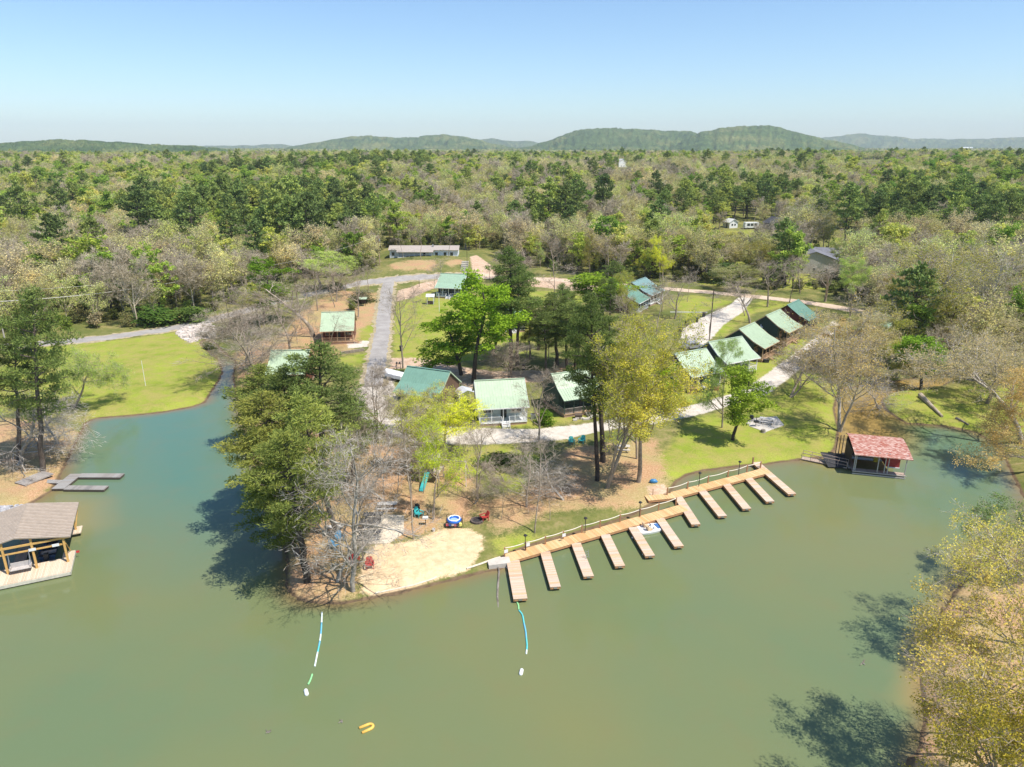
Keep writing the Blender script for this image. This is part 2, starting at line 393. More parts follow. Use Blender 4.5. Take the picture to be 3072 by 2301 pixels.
def ground_mat():
    m, nt, out = new_mat('ground'); N = NT(nt)
    tc = N.n('ShaderNodeTexCoord').outputs['Object']
    def att(n):
        a = N.n('ShaderNodeAttribute'); a.attribute_name = n; return a.outputs['Fac']
    n1 = N.noise(tc, .16, 6, .62); n2 = N.noise(tc, 1.1, 6, .72); n3 = N.noise(tc, 5.5, 5, .78); n4 = N.noise(tc, .045, 3, .5)
    base = N.ramp(n2, [(.3, (.12, .13, .035)), (.48, (.22, .21, .065)), (.62, (.31, .25, .11)), (.8, (.40, .29, .16))])
    base = N.mix(N.ramp(n1, [(.4, (0, 0, 0)), (.6, (1, 1, 1))]), base, N.ramp(n3, [(.3, (.09, .11, .025)), (.7, (.17, .19, .055))]))
    # grass
    g = N.ramp(n1, [(.3, (.215, .27, .040)), (.5, (.29, .345, .052)), (.7, (.36, .39, .07))])
    g = N.mix(N.ramp(N.noise(tc, .42, 5, .7), [(.40, (0, 0, 0)), (.62, (.9, .9, .9))]), g, (.38, .33, .11))
    g = N.mix(.8, g, N.ramp(n3, [(.25, (.5, .55, .4)), (.7, (1.15, 1.12, 1.0))]), 'MULTIPLY')
    # leaf litter
    li = N.ramp(n3, [(.25, (.24, .12, .06)), (.45, (.42, .24, .125)), (.6, (.56, .36, .21)), (.8, (.68, .49, .32))])
    li = N.mix(N.ramp(n1, [(.42, (0, 0, 0)), (.6, (.8, .8, .8))]), li, N.ramp(n3, [(.3, (.27, .23, .075)), (.7, (.50, .40, .20))]))
    sa = N.ramp(n2, [(.3, (.58, .40, .23)), (.55, (.72, .54, .33)), (.75, (.80, .64, .42))])
    sa = N.mix(.35, sa, N.ramp(n3, [(.25, (.6, .55, .5)), (.5, (1, 1, 1))]), 'MULTIPLY')
    di = N.ramp(n2, [(.3, (.42, .27, .17)), (.5, (.56, .40, .28)), (.72, (.70, .56, .42))])
    di = N.mix(.4, di, N.ramp(n3, [(.3, (.6, .55, .5)), (.6, (1, 1, 1))]), 'MULTIPLY')
    gr = N.ramp(n2, [(.3, (.52, .45, .37)), (.5, (.64, .57, .48)), (.72, (.74, .68, .59))])
    gr = N.mix(.45, gr, N.ramp(n3, [(.3, (.55, .53, .5)), (.6, (1, 1, 1))]), 'MULTIPLY')
    mu = N.ramp(n2, [(.3, (.10, .065, .04)), (.7, (.21, .145, .085))])
    jit = N.math('ADD', N.math('MULTIPLY', N.math('SUBTRACT', n2, .5), 1.1), N.math('MULTIPLY', N.math('SUBTRACT', n3, .5), .9))
    def sel(a, k=5.0, j=1.0):
        x = N.math('ADD', a, N.math('MULTIPLY', jit, j))
        return N.math('MULTIPLY_ADD', N.math('SUBTRACT', x, .5), k, .5, clamp=True)
    c = N.mix(sel(att('grass'), 3.0), base, g)
    c = N.mix(sel(att('litter'), 3.0), c, li)
    c = N.mix(sel(att('dirt'), 4.0, .7), c, di)
    c = N.mix(sel(att('gravel'), 5.0, .6), c, gr)
    c = N.mix(sel(att('sand'), 5.0, .55), c, sa)
    c = N.mix(sel(att('shore'), 4.0, .5), c, mu)
    bm = N.math('ADD', N.math('MULTIPLY', n3, .6), n2)
    N.principled(out, c, .95, spec=.1, normal=N.bump(bm, .55, .12))
    return m
me = np_mesh('ground', np.stack([GX, GY, GZ], -1).reshape(-1, 3), F, [ground_mat()])
near = (np.abs(GX) < 200) & (GY < 330)
def put(name, arr):
    a = me.attributes.new(name, 'FLOAT', 'POINT'); a.data.foreach_set('value', arr.ravel().astype(np.float32))
for nm, pl, sf in (('grass', GRASS, 1.6), ('litter', LITTER, 2.2), ('sand', SAND, 1.0), ('dirt', DIRT, 1.1), ('gravel', GRAVEL, .9)):
    put(nm, np.where(near, zone(GX, GY, pl, sf), 0))
SD = poly_sdf(GX, GY, WP); put('shore', np.clip(.95 - np.clip(SD, 0, 9) / .9, 0, 1))
me.polygons.foreach_set('use_smooth', np.ones(len(me.polygons), bool))
g = link('ground', me); tag(g, kind='structure')

# ---------------------------------------------------------------- water
def water_mat():
    m, nt, out = new_mat('water'); N = NT(nt)
    tc = N.n('ShaderNodeTexCoord').outputs['Object']
    a = N.n('ShaderNodeAttribute'); a.attribute_name = 'shallow'
    b = N.n('ShaderNodeAttribute'); b.attribute_name = 'silt'
    n1 = N.noise(tc, .035, 3, .5); n2 = N.noise(tc, .35, 4, .6)
    c = N.ramp(n1, [(.35, (.136, .182, .088)), (.5, (.160, .186, .082)), (.66, (.182, .188, .076))])
    cl_ = N.n('ShaderNodeAttribute'); cl_.attribute_name = 'sky_reflection'
    c = N.mix(cl_.outputs['Fac'], c, (.075, .185, .145))  # reflected sky painted into the base colour as a blue-teal tint
    s = N.math('ADD', a.outputs['Fac'], N.math('MULTIPLY', N.math('SUBTRACT', n2, .5), .5), clamp=True)
    c = N.mix(s, c, (.22, .15, .07))
    c = N.mix(b.outputs['Fac'], c, (.36, .24, .075))
    w1 = N.noise(tc, 1.3, 3, .6); w2 = N.noise(tc, 5, 2, .5)
    h = N.math('ADD', N.math('MULTIPLY', w1, .8), N.math('MULTIPLY', w2, .2))
    p = N.principled(out, c, .06, normal=N.bump(h, .26, .05), spec=.5)
    p.inputs['IOR'].default_value = 1.33
    return m
wx = axis_coords([(-170,-75,3),(-75,75,.8),(75,170,3)]); wy = axis_coords([(-60,20,8),(20,175,.8)])
WX, WY = np.meshgrid(np.array(wx), np.array(wy)); wn_, wm_ = len(wx), len(wy)
wi = np.arange(wn_ * wm_).reshape(wm_, wn_)
wsd = -poly_sdf(WX, WY, WP)
keepv = wsd > -3.0
WF = np.stack([wi[:-1, :-1], wi[:-1, 1:], wi[1:, 1:], wi[1:, :-1]], -1).reshape(-1, 4)
WF = WF[keepv.ravel()[WF].any(1)]
used = np.unique(WF); remap = np.zeros(wn_ * wm_, int); remap[used] = np.arange(len(used))
wv = np.stack([WX, WY, np.zeros_like(WX)], -1).reshape(-1, 3)[used]
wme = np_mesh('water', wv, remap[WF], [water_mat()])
def putw(name, arr):
    a = wme.attributes.new(name, 'FLOAT', 'POINT'); a.data.foreach_set('value', arr.ravel()[used].astype(np.float32))
sw = 1.9 + 1.2 * np.clip(wob(WX, WY, 24, 9), -1, 1)
putw('shallow', np.clip(1 - np.clip(wsd, 0, 30) / sw, 0, 1) ** 1.3 * .85)
silt = zone(WX, WY, [wp([(2490,1380),(2490,1200),(2640,1130),(2860,1110),(2860,1160),(2700,1190),(2690,1260),(2730,1300),(2700,1340),(2640,1370)])], 3.0)
silt = np.maximum(silt, .55 * zone(WX, WY, [wp([(120,1520),(190,1470),(290,1500),(290,1560),(200,1600),(90,1560)])], 3.0))
silt = np.maximum(silt, .75 * zone(WX, WY, [wp([(2900,1640),(3050,1590),(2880,1850),(2830,2090),(2720,2090),(2770,1880)])], 1.6))
putw('silt', silt)
putw('sky_reflection', np.maximum(.8 * zone(WX, WY, [wp([(250,1240),(720,1100),(800,1500),(620,1640),(300,1500)])], 9), .55 * zone(WX, WY, [wp([(2700,1290),(3072,1320),(3072,1500),(2800,1520)])], 6)))  # where the painted sky reflection lies: left cove and right inlet
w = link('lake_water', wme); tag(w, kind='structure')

# ---------------------------------------------------------------- roads
def smooth_line(px, up=0):
    pts = [P(x, y) for x, y in px]; out = []
    for i in range(len(pts) - 1):
        p0 = pts[max(i - 1, 0)]; p1 = pts[i]; p2 = pts[i + 1]; p3 = pts[min(i + 2, len(pts) - 1)]
        n = max(2, int((p2 - p1).length / 1.0))
        for k in range(n):
            t = k / n
            out.append(.5 * ((2 * p1) + (p2 - p0) * t + (2 * p0 - 5 * p1 + 4 * p2 - p3) * t * t + (3 * p1 - p0 - 3 * p2 + p3) * t ** 3))
    return out + [pts[-1]]
def asphalt():
    m, nt, out = new_mat('asphalt'); N = NT(nt)
    tc = N.n('ShaderNodeTexCoord').outputs['Object']
    n1 = N.noise(tc, .5, 5, .6); n2 = N.noise(tc, 8, 4, .7)
    c = N.ramp(n1, [(.3, (.31, .285, .26)), (.5, (.37, .34, .31)), (.7, (.44, .41, .375))])
    c = N.mix(.4, c, N.ramp(n2, [(.3, (.6, .6, .6)), (.7, (1.1, 1.1, 1.1))]), 'MULTIPLY')
    N.principled(out, c, .9, spec=.2, normal=N.bump(n2, .3, .02)); return m
ASPH = asphalt()
def road(name, px, width, mat, up=.045, jit=.22):
    ln = smooth_line(px); r = random.Random(len(px)); V = []; F = []; n = 5
    for i, p in enumerate(ln):
        d = ln[min(i + 1, len(ln) - 1)] - ln[max(i - 1, 0)]; d.z = 0; d.normalize(); s = Vector((-d.y, d.x, 0))
        w = width if not callable(width) else width(i / len(ln))
        for k in range(n):
            t = (k / (n - 1) - .5) * w + (r.uniform(-jit, jit) if k in (0, n - 1) else 0)
            q = p + s * t; V.append((q.x, q.y, gz(q.x, q.y) + up + (.02 if 0 < k < n - 1 else -.02)))
        if i:
            for k in range(n - 1): F.append(((i - 1) * n + k, (i - 1) * n + k + 1, i * n + k + 1, i * n + k))
    o = link(name, np_mesh(name, V, F, [mat])); return tag(o, kind='structure')
VERGE = plain('verge_dirt', (.40, .33, .20), .95, .1, 0, .35, 1.4)
road('road_verge', [(-420,1080),(-150,1058),(0,1040),(110,1032),(235,1021),(330,1012),(420,1000),(520,984),(610,965),(690,945),(800,915),(900,890),(1000,868),(1080,850),(1150,842),(1230,835),(1310,830),(1390,829),(1440,830)], 6.4, VERGE, .02, .55)
road('road', [(-420,1080),(-150,1058),(0,1040),(110,1032),(235,1021),(330,1012),(420,1000),(520,984),(610,965),(690,945),(800,915),(900,890),(1000,868),(1080,850),(1150,842),(1230,835),(1310,830),(1390,829),(1440,830)], 4.6, ASPH)
road('driveway_verge', [(1168,838),(1160,875),(1154,930),(1148,990),(1140,1040),(1132,1080),(1124,1120),(1118,1160)], 4.9, VERGE, .04, .5)
road('driveway_road', [(1168,838),(1160,875),(1154,930),(1148,990),(1140,1040),(1132,1080),(1124,1120),(1118,1160)], 3.3, ASPH, .075)
pinkdirt = plain('pale_dirt', (.60, .46, .34), .95, .1, 0, .2, 1.2)
road('dirt_road', [(1440,829),(1560,836),(1700,842),(1850,855),(1960,864),(2060,872),(2160,880),(2300,894),(2400,905),(2500,920),(2620,942),(2760,965)], 4.6, pinkdirt, .055)

# ---------------------------------------------------------------- sun, sky
sund = Vector((.87, -.5, 0)).normalized(); EL = R(60)
to_sun = Vector((sund.x * math.cos(EL), sund.y * math.cos(EL), math.sin(EL)))
sl = bpy.data.lights.new('sun', 'SUN'); sl.energy = 4.7; sl.angle = R(.55); sl.color = (1, .95, .87)
so = bpy.data.objects.new('sun', sl); C.objects.link(so); so.rotation_euler = to_sun.to_track_quat('Z', 'Y').to_euler(); so.location = (0, 0, 80)
W = bpy.data.worlds.new('World'); S.world = W; W.use_nodes = True; wnt = W.node_tree
bg = wnt.nodes.get('Background'); sky = wnt.nodes.new('ShaderNodeTexSky'); sky.sky_type = 'NISHITA'; sky.sun_disc = False
sky.sun_elevation = EL; sky.sun_rotation = math.atan2(sund.x, sund.y); sky.altitude = 100; sky.air_density = 1.0; sky.dust_density = .35; sky.ozone_density = 1.6
tn = wnt.nodes.new('ShaderNodeMix'); tn.data_type = 'RGBA'; tn.blend_type = 'MULTIPLY'; tn.inputs[0].default_value = 1; tn.inputs[7].default_value = (.80, .95, 1.10, 1)
wnt.links.new(sky.outputs[0], tn.inputs[6]); wnt.links.new(tn.outputs[2], bg.inputs[0]); bg.inputs[1].default_value = .118
S.view_settings.view_transform = 'Standard'; S.view_settings.look = 'None'; S.view_settings.exposure = .40; S.view_settings.gamma = 1
S.render.engine = 'CYCLES'; S.cycles.max_bounces = 6; S.cycles.diffuse_bounces = 3; S.cycles.glossy_bounces = 2
S.cycles.transmission_bounces = 2; S.cycles.transparent_max_bounces = 4; S.cycles.volume_bounces = 0; S.cycles.caustics_reflective = False; S.cycles.caustics_refractive = False

# ---------------------------------------------------------------- far hills
def hills_mat():
    m, nt, out = new_mat('wooded_hill'); N = NT(nt)
    tc = N.n('ShaderNodeTexCoord').outputs['Object']
    n1 = N.noise(tc, .0045, 6, .6); n2 = N.noise(tc, .05, 4, .7)
    c = N.ramp(n1, [(.35, (.055, .10, .045)), (.5, (.10, .155, .06)), (.65, (.20, .22, .09))])
    c = N.mix(.75, c, N.ramp(n2, [(.3, (.25, .3, .3)), (.7, (1.4, 1.35, 1.1))]), 'MULTIPLY')
    N.principled(out, c, 1, spec=0, normal=N.bump(n2, 1, 12)); return m
HM = hills_mat()
def hill(pts, D, depth, seed, rough=1.0):
    r = np.random.RandomState(seed); x = np.arange(pts[0][0], pts[-1][0], 5.0)
    y = np.interp(x, [p[0] for p in pts], [p[1] for p in pts])
    k = np.ones(7) / 7; ys_ = np.convolve(np.pad(y, 3, mode='edge'), k, 'valid') + 1.5 * np.sin(x * .043 + seed) * np.sin(x * .017 + 2 * seed) + 0.7 * np.sin(x * .11 + seed * 3) + r.normal(0, .12, len(x))
    rows = 34; V = []
    f = FPX * math.cos(PITCH)
    top = []
    for a, b in zip(x, ys_):
        d = ray(a, b); t = D / d[1]; top.append((d[0] * t, CAMH + d[2] * t))
    X0 = np.array([t[0] for t in top]); Z0 = np.array([t[1] for t in top])
    for j in range(rows):
        s = j / (rows - 1); Yj = D - depth * .8 + depth * 1.5 * s
        prof = np.sin(np.clip(s / .533, 0, 1) * math.pi / 2) if s <= .533 else np.cos((s - .533) / .467 * math.pi / 2)
        z = (Z0 + 10) * prof - 10
        sc = D / 2500
        mod = 1 - .5 * (1 - prof) * (1 + wob(X0, Yj + 0 * X0, 420 * sc, seed)) * .9
        z = z * mod + (wob(X0, Yj + 0 * X0, 60 * sc, seed + 1) * 7 * sc + r.normal(0, 3.0 * sc * rough, len(X0))) * (prof > .05)
        V.append(np.stack([X0 * (Yj / D) , np.full(len(X0), Yj), np.minimum(z, Z0 * 1.0 + 2)], -1))
    V = np.concatenate(V); n = len(X0); I = np.arange(rows * n).reshape(rows, n)
    Fh = np.stack([I[:-1, :-1], I[:-1, 1:], I[1:, 1:], I[1:, :-1]], -1).reshape(-1, 4)
    o = link('hills', np_mesh('hills', V, Fh, [HM])); tag(o, kind='structure')
hill([(-500,446),(-200,438),(0,430),(90,424),(180,420),(250,421),(330,426),(430,433),(560,437),(630,443),(700,452)], 2600, 700, 1, 1.2)
hill([(450,446),(560,440),(640,438),(760,437),(800,431),(850,434),(900,440),(960,446)], 9000, 1800, 2)
hill([(840,446),(900,436),(950,428),(1000,420),(1050,409),(1110,408),(1160,412),(1210,416),(1290,406),(1350,404),(1400,413),(1450,424),(1510,438),(1560,446)], 5200, 1500, 3)
hill([(1380,434),(1430,420),(1470,417),(1505,420),(1540,425),(1570,422),(1600,425),(1660,434),(1700,446)], 8500, 1800, 4)
hill([(1560,446),(1620,430),(1660,418),(1700,400),(1740,391),(1800,386),(1900,386),(1960,392),(2040,395),(2070,394),(2100,404),(2150,425),(2200,446)], 4600, 1500, 5)
hill([(2000,446),(2050,418),(2110,396),(2170,383),(2250,379),(2300,378),(2350,386),(2400,400),(2450,412),(2500,424),(2560,436),(2600,446)], 4100, 1300, 6)
hill([(2380,440),(2440,417),(2520,408),(2570,402),(2620,405),(2680,409),(2750,417),(2850,418),(3000,415),(3100,411),(3400,405),(3700,420)], 9000, 1800, 7)
# ---------------------------------------------------------------- leaf, twig and bark materials
def leaf_mat(name, ramp=None, trans=.4):
    """foliage; the species colour comes from the object's colour, or from a ramp over the tree's own random number"""
    m, nt, out = new_mat(name); N = NT(nt)
    oi = N.n('ShaderNodeObjectInfo'); tc = N.n('ShaderNodeTexCoord').outputs['Object']
    ge = N.n('ShaderNodeNewGeometry')
    col = N.ramp(oi.outputs['Random'], ramp) if ramp else oi.outputs['Color']
    n1 = N.noise(tc, .55, 3, .6); isl = ge.outputs['Random Per Island']
    f = N.math('ADD', N.math('MULTIPLY', n1, .75), N.math('MULTIPLY', isl, .35))
    sh = N.ramp(f, [(.3, (.60, .68, .60)), (.52, (1, 1, 1)), (.78, (1.42, 1.3, 1.0))])
    c = N.mix(1, col, sh, 'MULTIPLY')
    hv = N.n('ShaderNodeHueSaturation'); N.l(c, hv.inputs['Color'])
    N.l(N.math('MULTIPLY_ADD', oi.outputs['Random'], .5, .78), hv.inputs['Value']); N.l(N.math('MULTIPLY_ADD', N.math('FRACT', N.math('MULTIPLY', oi.outputs['Random'], 13.7)), .03, .485), hv.inputs['Hue'])
    c = hv.outputs[0]
    d = N.n('ShaderNodeBsdfDiffuse'); t = N.n('ShaderNodeBsdfTranslucent'); N.l(c, d.inputs[0]); N.l(c, t.inputs[0])
    mx = N.n('ShaderNodeMixShader'); mx.inputs[0].default_value = trans; N.l(d.outputs[0], mx.inputs[1]); N.l(t.outputs[0], mx.inputs[2])
    N.l(mx.outputs[0], out.inputs['Surface']); return m
LEAF = leaf_mat('leaves')
NEEDLE = leaf_mat('pine_needles', trans=.3)
def bark_mat(name, cols):
    m, nt, out = new_mat(name); N = NT(nt)
    tc = N.n('ShaderNodeTexCoord').outputs['Object']
    n1 = N.noise(tc, .9, 4, .65); n2 = N.noise(tc, 9, 3, .7)
    c = N.ramp(N.math('ADD', N.math('MULTIPLY', n1, .6), N.math('MULTIPLY', n2, .4)), [(.35, cols[0]), (.5, cols[1]), (.65, cols[2])])
    N.principled(out, c, .92, spec=.1, normal=N.bump(n2, .6, .03)); return m
BARK = bark_mat('bark', [(.075, .058, .045), (.14, .11, .088), (.24, .20, .165)])
DARKBARK = bark_mat('dark_bark', [(.04, .032, .026), (.075, .06, .05), (.13, .105, .085)])
PALEBARK = bark_mat('pale_bark', [(.20, .165, .13), (.40, .35, .29), (.68, .63, .56)])
GREYBARK = bark_mat('grey_bark', [(.20, .155, .115), (.36, .295, .225), (.52, .44, .34)])

def seg_tubes(segs, nmax=7):
    """segs: (p0, p1, r0, r1) -> V, F(quads)"""
    V = []; F = []
    for p0, p1, r0, r1 in segs:
        n = nmax if r0 > .12 else 5 if r0 > .05 else 3
        d = (p1 - p0)
        if d.length < 1e-5: continue
        d = d.normalized(); up = Vector((0, 0, 1)) if abs(d.z) < .9 else Vector((1, 0, 0))
        sx = d.cross(up).normalized(); sy = sx.cross(d); b = len(V)
        for q, r in ((p0, r0), (p1 + d * r1 * .3, r1)):
            for k in range(n):
                a = 6.28318 * k / n; V.append(q + sx * (math.cos(a) * r) + sy * (math.sin(a) * r))
        for k in range(n): F.append((b + k, b + (k + 1) % n, b + n + (k + 1) % n, b + n + k))
    return np.array([tuple(v) for v in V]), np.array(F)

def quads(cen, dirs, length, width, rs, curl=.0):
    """one rhombus leaf per centre, long axis along dirs"""
    n = len(cen); d = dirs / (np.linalg.norm(dirs, axis=1, keepdims=True) + 1e-9)
    q = rs.normal(size=(n, 3)); s = np.cross(d, q); s /= (np.linalg.norm(s, axis=1, keepdims=True) + 1e-9)
    L = (length * rs.uniform(.65, 1.35, n))[:, None] if np.isscalar(length) else length[:, None]
    Wd = (width * rs.uniform(.7, 1.3, n))[:, None] if np.isscalar(width) else width[:, None]
    a = cen - d * L * .5; c = cen + d * L * .5; b = cen + s * Wd * .5; e = cen - s * Wd * .5
    V = np.stack([a, b, c, e], 1).reshape(-1, 3); F = np.arange(n * 4).reshape(n, 4); return V, F
def joinVF(parts):
    V = []; F = []; o = 0
    for v, f in parts:
        V.append(v); F.append(f + o); o += len(v)
    return np.concatenate(V), np.concatenate(F)

def grow(rg, p, d, L, r, lvl, maxl, segs, nodes, par):
    """recursive branching; par: spread, up, kids per level, wobble"""
    n = max(2, int(L / (1.1 if lvl == 0 else .75))); st = L / n; q = Vector(p); d = Vector(d).normalized(); rr = r
    kids = par['kids'][min(lvl, len(par['kids']) - 1)]
    t0 = par.get('t0', .35) if lvl == 0 else .22
    spots = sorted(rg.uniform(t0, 1.0) for _ in range(kids)); si = 0
    for i in range(n):
        d = (d + Vector((rg.gauss(0, 1), rg.gauss(0, 1), rg.gauss(0, .8))) * par['wob'] * (.5 if lvl == 0 else 1) + Vector((0, 0, par['up'] * (.4 if lvl == 0 else 1) - par.get('droop', 0) * lvl))).normalized()
        q2 = q + d * st; r2 = r * (1 - .72 * (i + 1) / n); segs.append((q.copy(), q2.copy(), rr, r2))
        if lvl >= maxl - 1: nodes.append((q2.copy(), d.copy()))
        while si < len(spots) and spots[si] <= (i + 1) / n:
            if lvl < maxl:
                az = rg.uniform(0, 6.283); sp = par['spread'] * rg.uniform(.75, 1.25)
                side = Vector((math.cos(az), math.sin(az), 0)); side = (side - d * side.dot(d)).normalized() if abs(side.dot(d)) < .98 else Vector((0, 0, 1))
                cd = (d * math.cos(sp) + side * math.sin(sp)).normalized()
                k = par['len'][min(lvl, len(par['len']) - 1)] * rg.uniform(.7, 1.2) * (1.15 - .55 * spots[si])
                grow(rg, q.lerp(q2, rg.random()), cd, L * k, max(.014, r2 * rg.uniform(.5, .7)), lvl + 1, maxl, segs, nodes, par)
            si += 1
        q = q2; rr = r2
    return q

def twigs_of(nodes, rs, per, length, width):
    if not nodes: return np.zeros((0, 3)), np.zeros((0, 4), int), np.zeros((0, 3)), np.zeros((0, 3))
    P_ = np.array([tuple(n[0]) for n in nodes]); D = np.array([tuple(n[1]) for n in nodes])
    P_ = np.repeat(P_, per, 0); D = np.repeat(D, per, 0) + rs.normal(size=P_.shape) * .55; D[:, 2] += .15
    D /= np.linalg.norm(D, axis=1, keepdims=True); L = length * rs.uniform(.5, 1.4, len(P_))
    base = P_ + rs.normal(size=P_.shape) * .06; cen = base + D * L[:, None] * .5
    V, F = quads(cen, D, L, np.full(len(P_), width), rs)
    return V, F, cen, D

WOBF = wob
class Proto: pass
def finish(name, H, trunkVF, barkm, crownVF, crownm, merged=False, extraVF=None):
    """trunk mesh and crown mesh normalised to height 1"""
    p = Proto(); p.H = H
    tV, tF = trunkVF; cV, cF = crownVF
    if merged:
        V, F = joinVF([(tV, tF), (cV, cF)]); mi = np.r_[np.zeros(len(tF)), np.ones(len(cF))]
        p.me = np_mesh(name, V, F, [barkm, crownm], mi)
    else:
        p.trunk = np_mesh(name + '_trunk', tV, tF, [barkm]); p.crown = np_mesh(name + '_crown', cV, cF, [crownm])
    return p

def make_bare(seed, H=15., maxl=3, kids=(11, 5, 4, 3), spread=.75, up=.05, t0=.3, wob=.1, per=5, tl=.8, tw=.03, ln=(.52, .55, .6), r=None, leaves=0, lsize=.16, lean=0., forks=1, leafm=None, bark=GREYBARK, merged=False, droop=0., lp=.22, tlv=None):
    rg = random.Random(seed); rs = np.random.RandomState(seed); segs = []; nodes = []
    par = dict(kids=kids, spread=spread, up=up, t0=t0, wob=wob, len=ln, droop=droop)
    r = r or H * .016
    for k in range(forks):
        a = rg.uniform(0, 6.28); f = .0 if forks == 1 else .22
        grow(rg, (0, 0, -.3), (lean + math.cos(a) * f, math.sin(a) * f, 1), H * (1 if k == 0 else rg.uniform(.8, 1)), r * (1 if k == 0 else .75), 0, maxl, segs, nodes, par)
    zt = max(s[1].z for s in segs); sc = H / zt
    tV, tF = seg_tubes(segs)
    V, F, cen, D = twigs_of(nodes, rs, per, tl, tw)
    parts = [(V, F)]
    if leaves:
        # buds and young leaves cling round the twigs; a smooth field thins them out so the crown has gaps
        k = rs.randint(0, len(cen), leaves); c = cen[k] + rs.normal(size=(leaves, 3)) * lp
        fld = WOBF(c[:, 0] + c[:, 2], c[:, 1] - c[:, 2] * .7, 4.5, seed); keep = fld + rs.uniform(-.5, .5, leaves) > -.28
        c = c[keep]; parts2 = quads(c, rs.normal(size=c.shape) + np.array([0, 0, .2]), lsize, lsize * .75, rs)
        lv = parts2
    bV, bF = joinVF([(tV, tF), (V, F)]) if len(V) else (tV, tF)
    if leaves: cr = lv; tr = (bV, bF)
    else: cr = (V, F); tr = (tV, tF)
    tr = (tr[0] * sc, tr[1]); cr = (cr[0] * sc, cr[1])
    return finish('tree', H, tr, bark, cr, (leafm or LEAF) if leaves else bark, merged)

def make_pine(seed, H=20., base=.42, rad=3.6, limbs=44, tuft=44, tl=.36, tw=.085, merged=False, needle=None, top=1.0):
    rg = random.Random(seed); rs = np.random.RandomState(seed); segs = []; cl = []
    q = Vector((0, 0, -.3)); n = 12; r = H * .0145; dx, dy = rg.gauss(0, .012), rg.gauss(0, .012); trunk = []
    for i in range(n + 1):
        t = i / n; trunk.append(Vector((dx * H * t + rg.gauss(0, .06), dy * H * t + rg.gauss(0, .06), H * .97 * t - .3)))
    for i in range(n): segs.append((trunk[i], trunk[i + 1], r * (1 - .85 * i / n), r * (1 - .85 * (i + 1) / n)))
    for k in range(limbs):
        t = base + (1 - base) * ((k + rg.random()) / limbs) ** .92; t = min(t, .985)
        z = t * n; i = min(int(z), n - 1); p = trunk[i].lerp(trunk[i + 1], z - i)
        u = (t - base) / (1 - base); prof = (math.sin(min(1, u / .38) * math.pi / 2) ** .7 if u < .38 else (1 - ((u - .38) / .62) ** 1.7) * .93 + .07)
        L = rad * prof * rg.uniform(.6, 1.2); az = k * 2.399 + rg.uniform(-.5, .5)
        d = Vector((math.cos(az), math.sin(az), rg.uniform(-.12, .25) + u * .55)).normalized(); m = max(2, int(L / .8)); rr = .028 + L * .017
        q = p.copy()
        for j in range(m):
            d = (d + Vector((rg.gauss(0, .12), rg.gauss(0, .12), rg.gauss(.05, .08)))).normalized(); q2 = q + d * (L / m)
            segs.append((q, q2, rr * (1 - .8 * j / m), rr * (1 - .8 * (j + 1) / m)))
            f = (j + 1) / m
            if f > .34 or u > .7:
                cl.append((q2.copy(), .62 + .25 * rg.random()))
                for _ in range(2):
                    s = Vector((-d.y, d.x, rg.uniform(-.1, .3))) * rg.choice((-1, 1)) * rg.uniform(.45, 1.15) * (1.1 - .4 * f)
                    if L > 1.3: segs.append((q.lerp(q2, .5), q2 + s * .8, .02, .012)); cl.append((q2 + s, .5 + .25 * rg.random()))
            q = q2
    cl.append((trunk[-1] + Vector((0, 0, .25)), .6)); cl.append((trunk[-1] + Vector((0, 0, -.5)), .7))
    cp = np.array([tuple(c[0]) for c in cl]); cr = np.array([c[1] for c in cl])
    P_ = np.repeat(cp, tuft, 0); Rr = np.repeat(cr, tuft)
    o = rs.normal(size=P_.shape); o /= np.linalg.norm(o, axis=1, keepdims=True); rad_ = Rr * rs.uniform(.25, 1, len(Rr)) ** .6
    c = P_ + o * rad_[:, None] * np.array([1, 1, .62]); d = o * .9 + rs.normal(size=o.shape) * .45 + np.array([0, 0, .55])
    V, F = quads(c, d, tl, tw, rs)
    return finish('pine', H, seg_tubes(segs), DARKBARK if seed % 2 else BARK, (V, F), needle or NEEDLE, merged)

def make_leafy(seed, H=14., W=4.6, clumps=150, per=70, ls=.26, merged=False, leafm=None, low=.28, bark=DARKBARK, maxl=2):
    rg = random.Random(seed); rs = np.random.RandomState(seed); segs = []; nodes = []
    par = dict(kids=(15, 5, 3), spread=.85, up=.07, t0=low, wob=.1, len=(.42, .5, .5))
    grow(rg, (0, 0, -.3), (0, 0, 1), H * .95, H * .018, 0, maxl, segs, nodes, par)
    rg.shuffle(nodes); cp = [tuple(n[0]) for n in nodes[:clumps]]
    cp = np.array(cp); k = len(cp)
    P_ = np.repeat(cp, per, 0); o = rs.normal(size=P_.shape); o /= np.linalg.norm(o, axis=1, keepdims=True)
    Rr = np.repeat(rs.uniform(.55, 1.05, k), per) * rs.uniform(.1, 1, len(P_)) ** .5
    c = P_ + o * Rr[:, None] * np.array([1, 1, .6]); d = rs.normal(size=o.shape) + np.array([0, 0, -.15])
    V, F = quads(c, d, ls, ls * .8, rs)
    return finish('leafy', H, seg_tubes(segs), bark, (V, F), leafm or LEAF, merged)

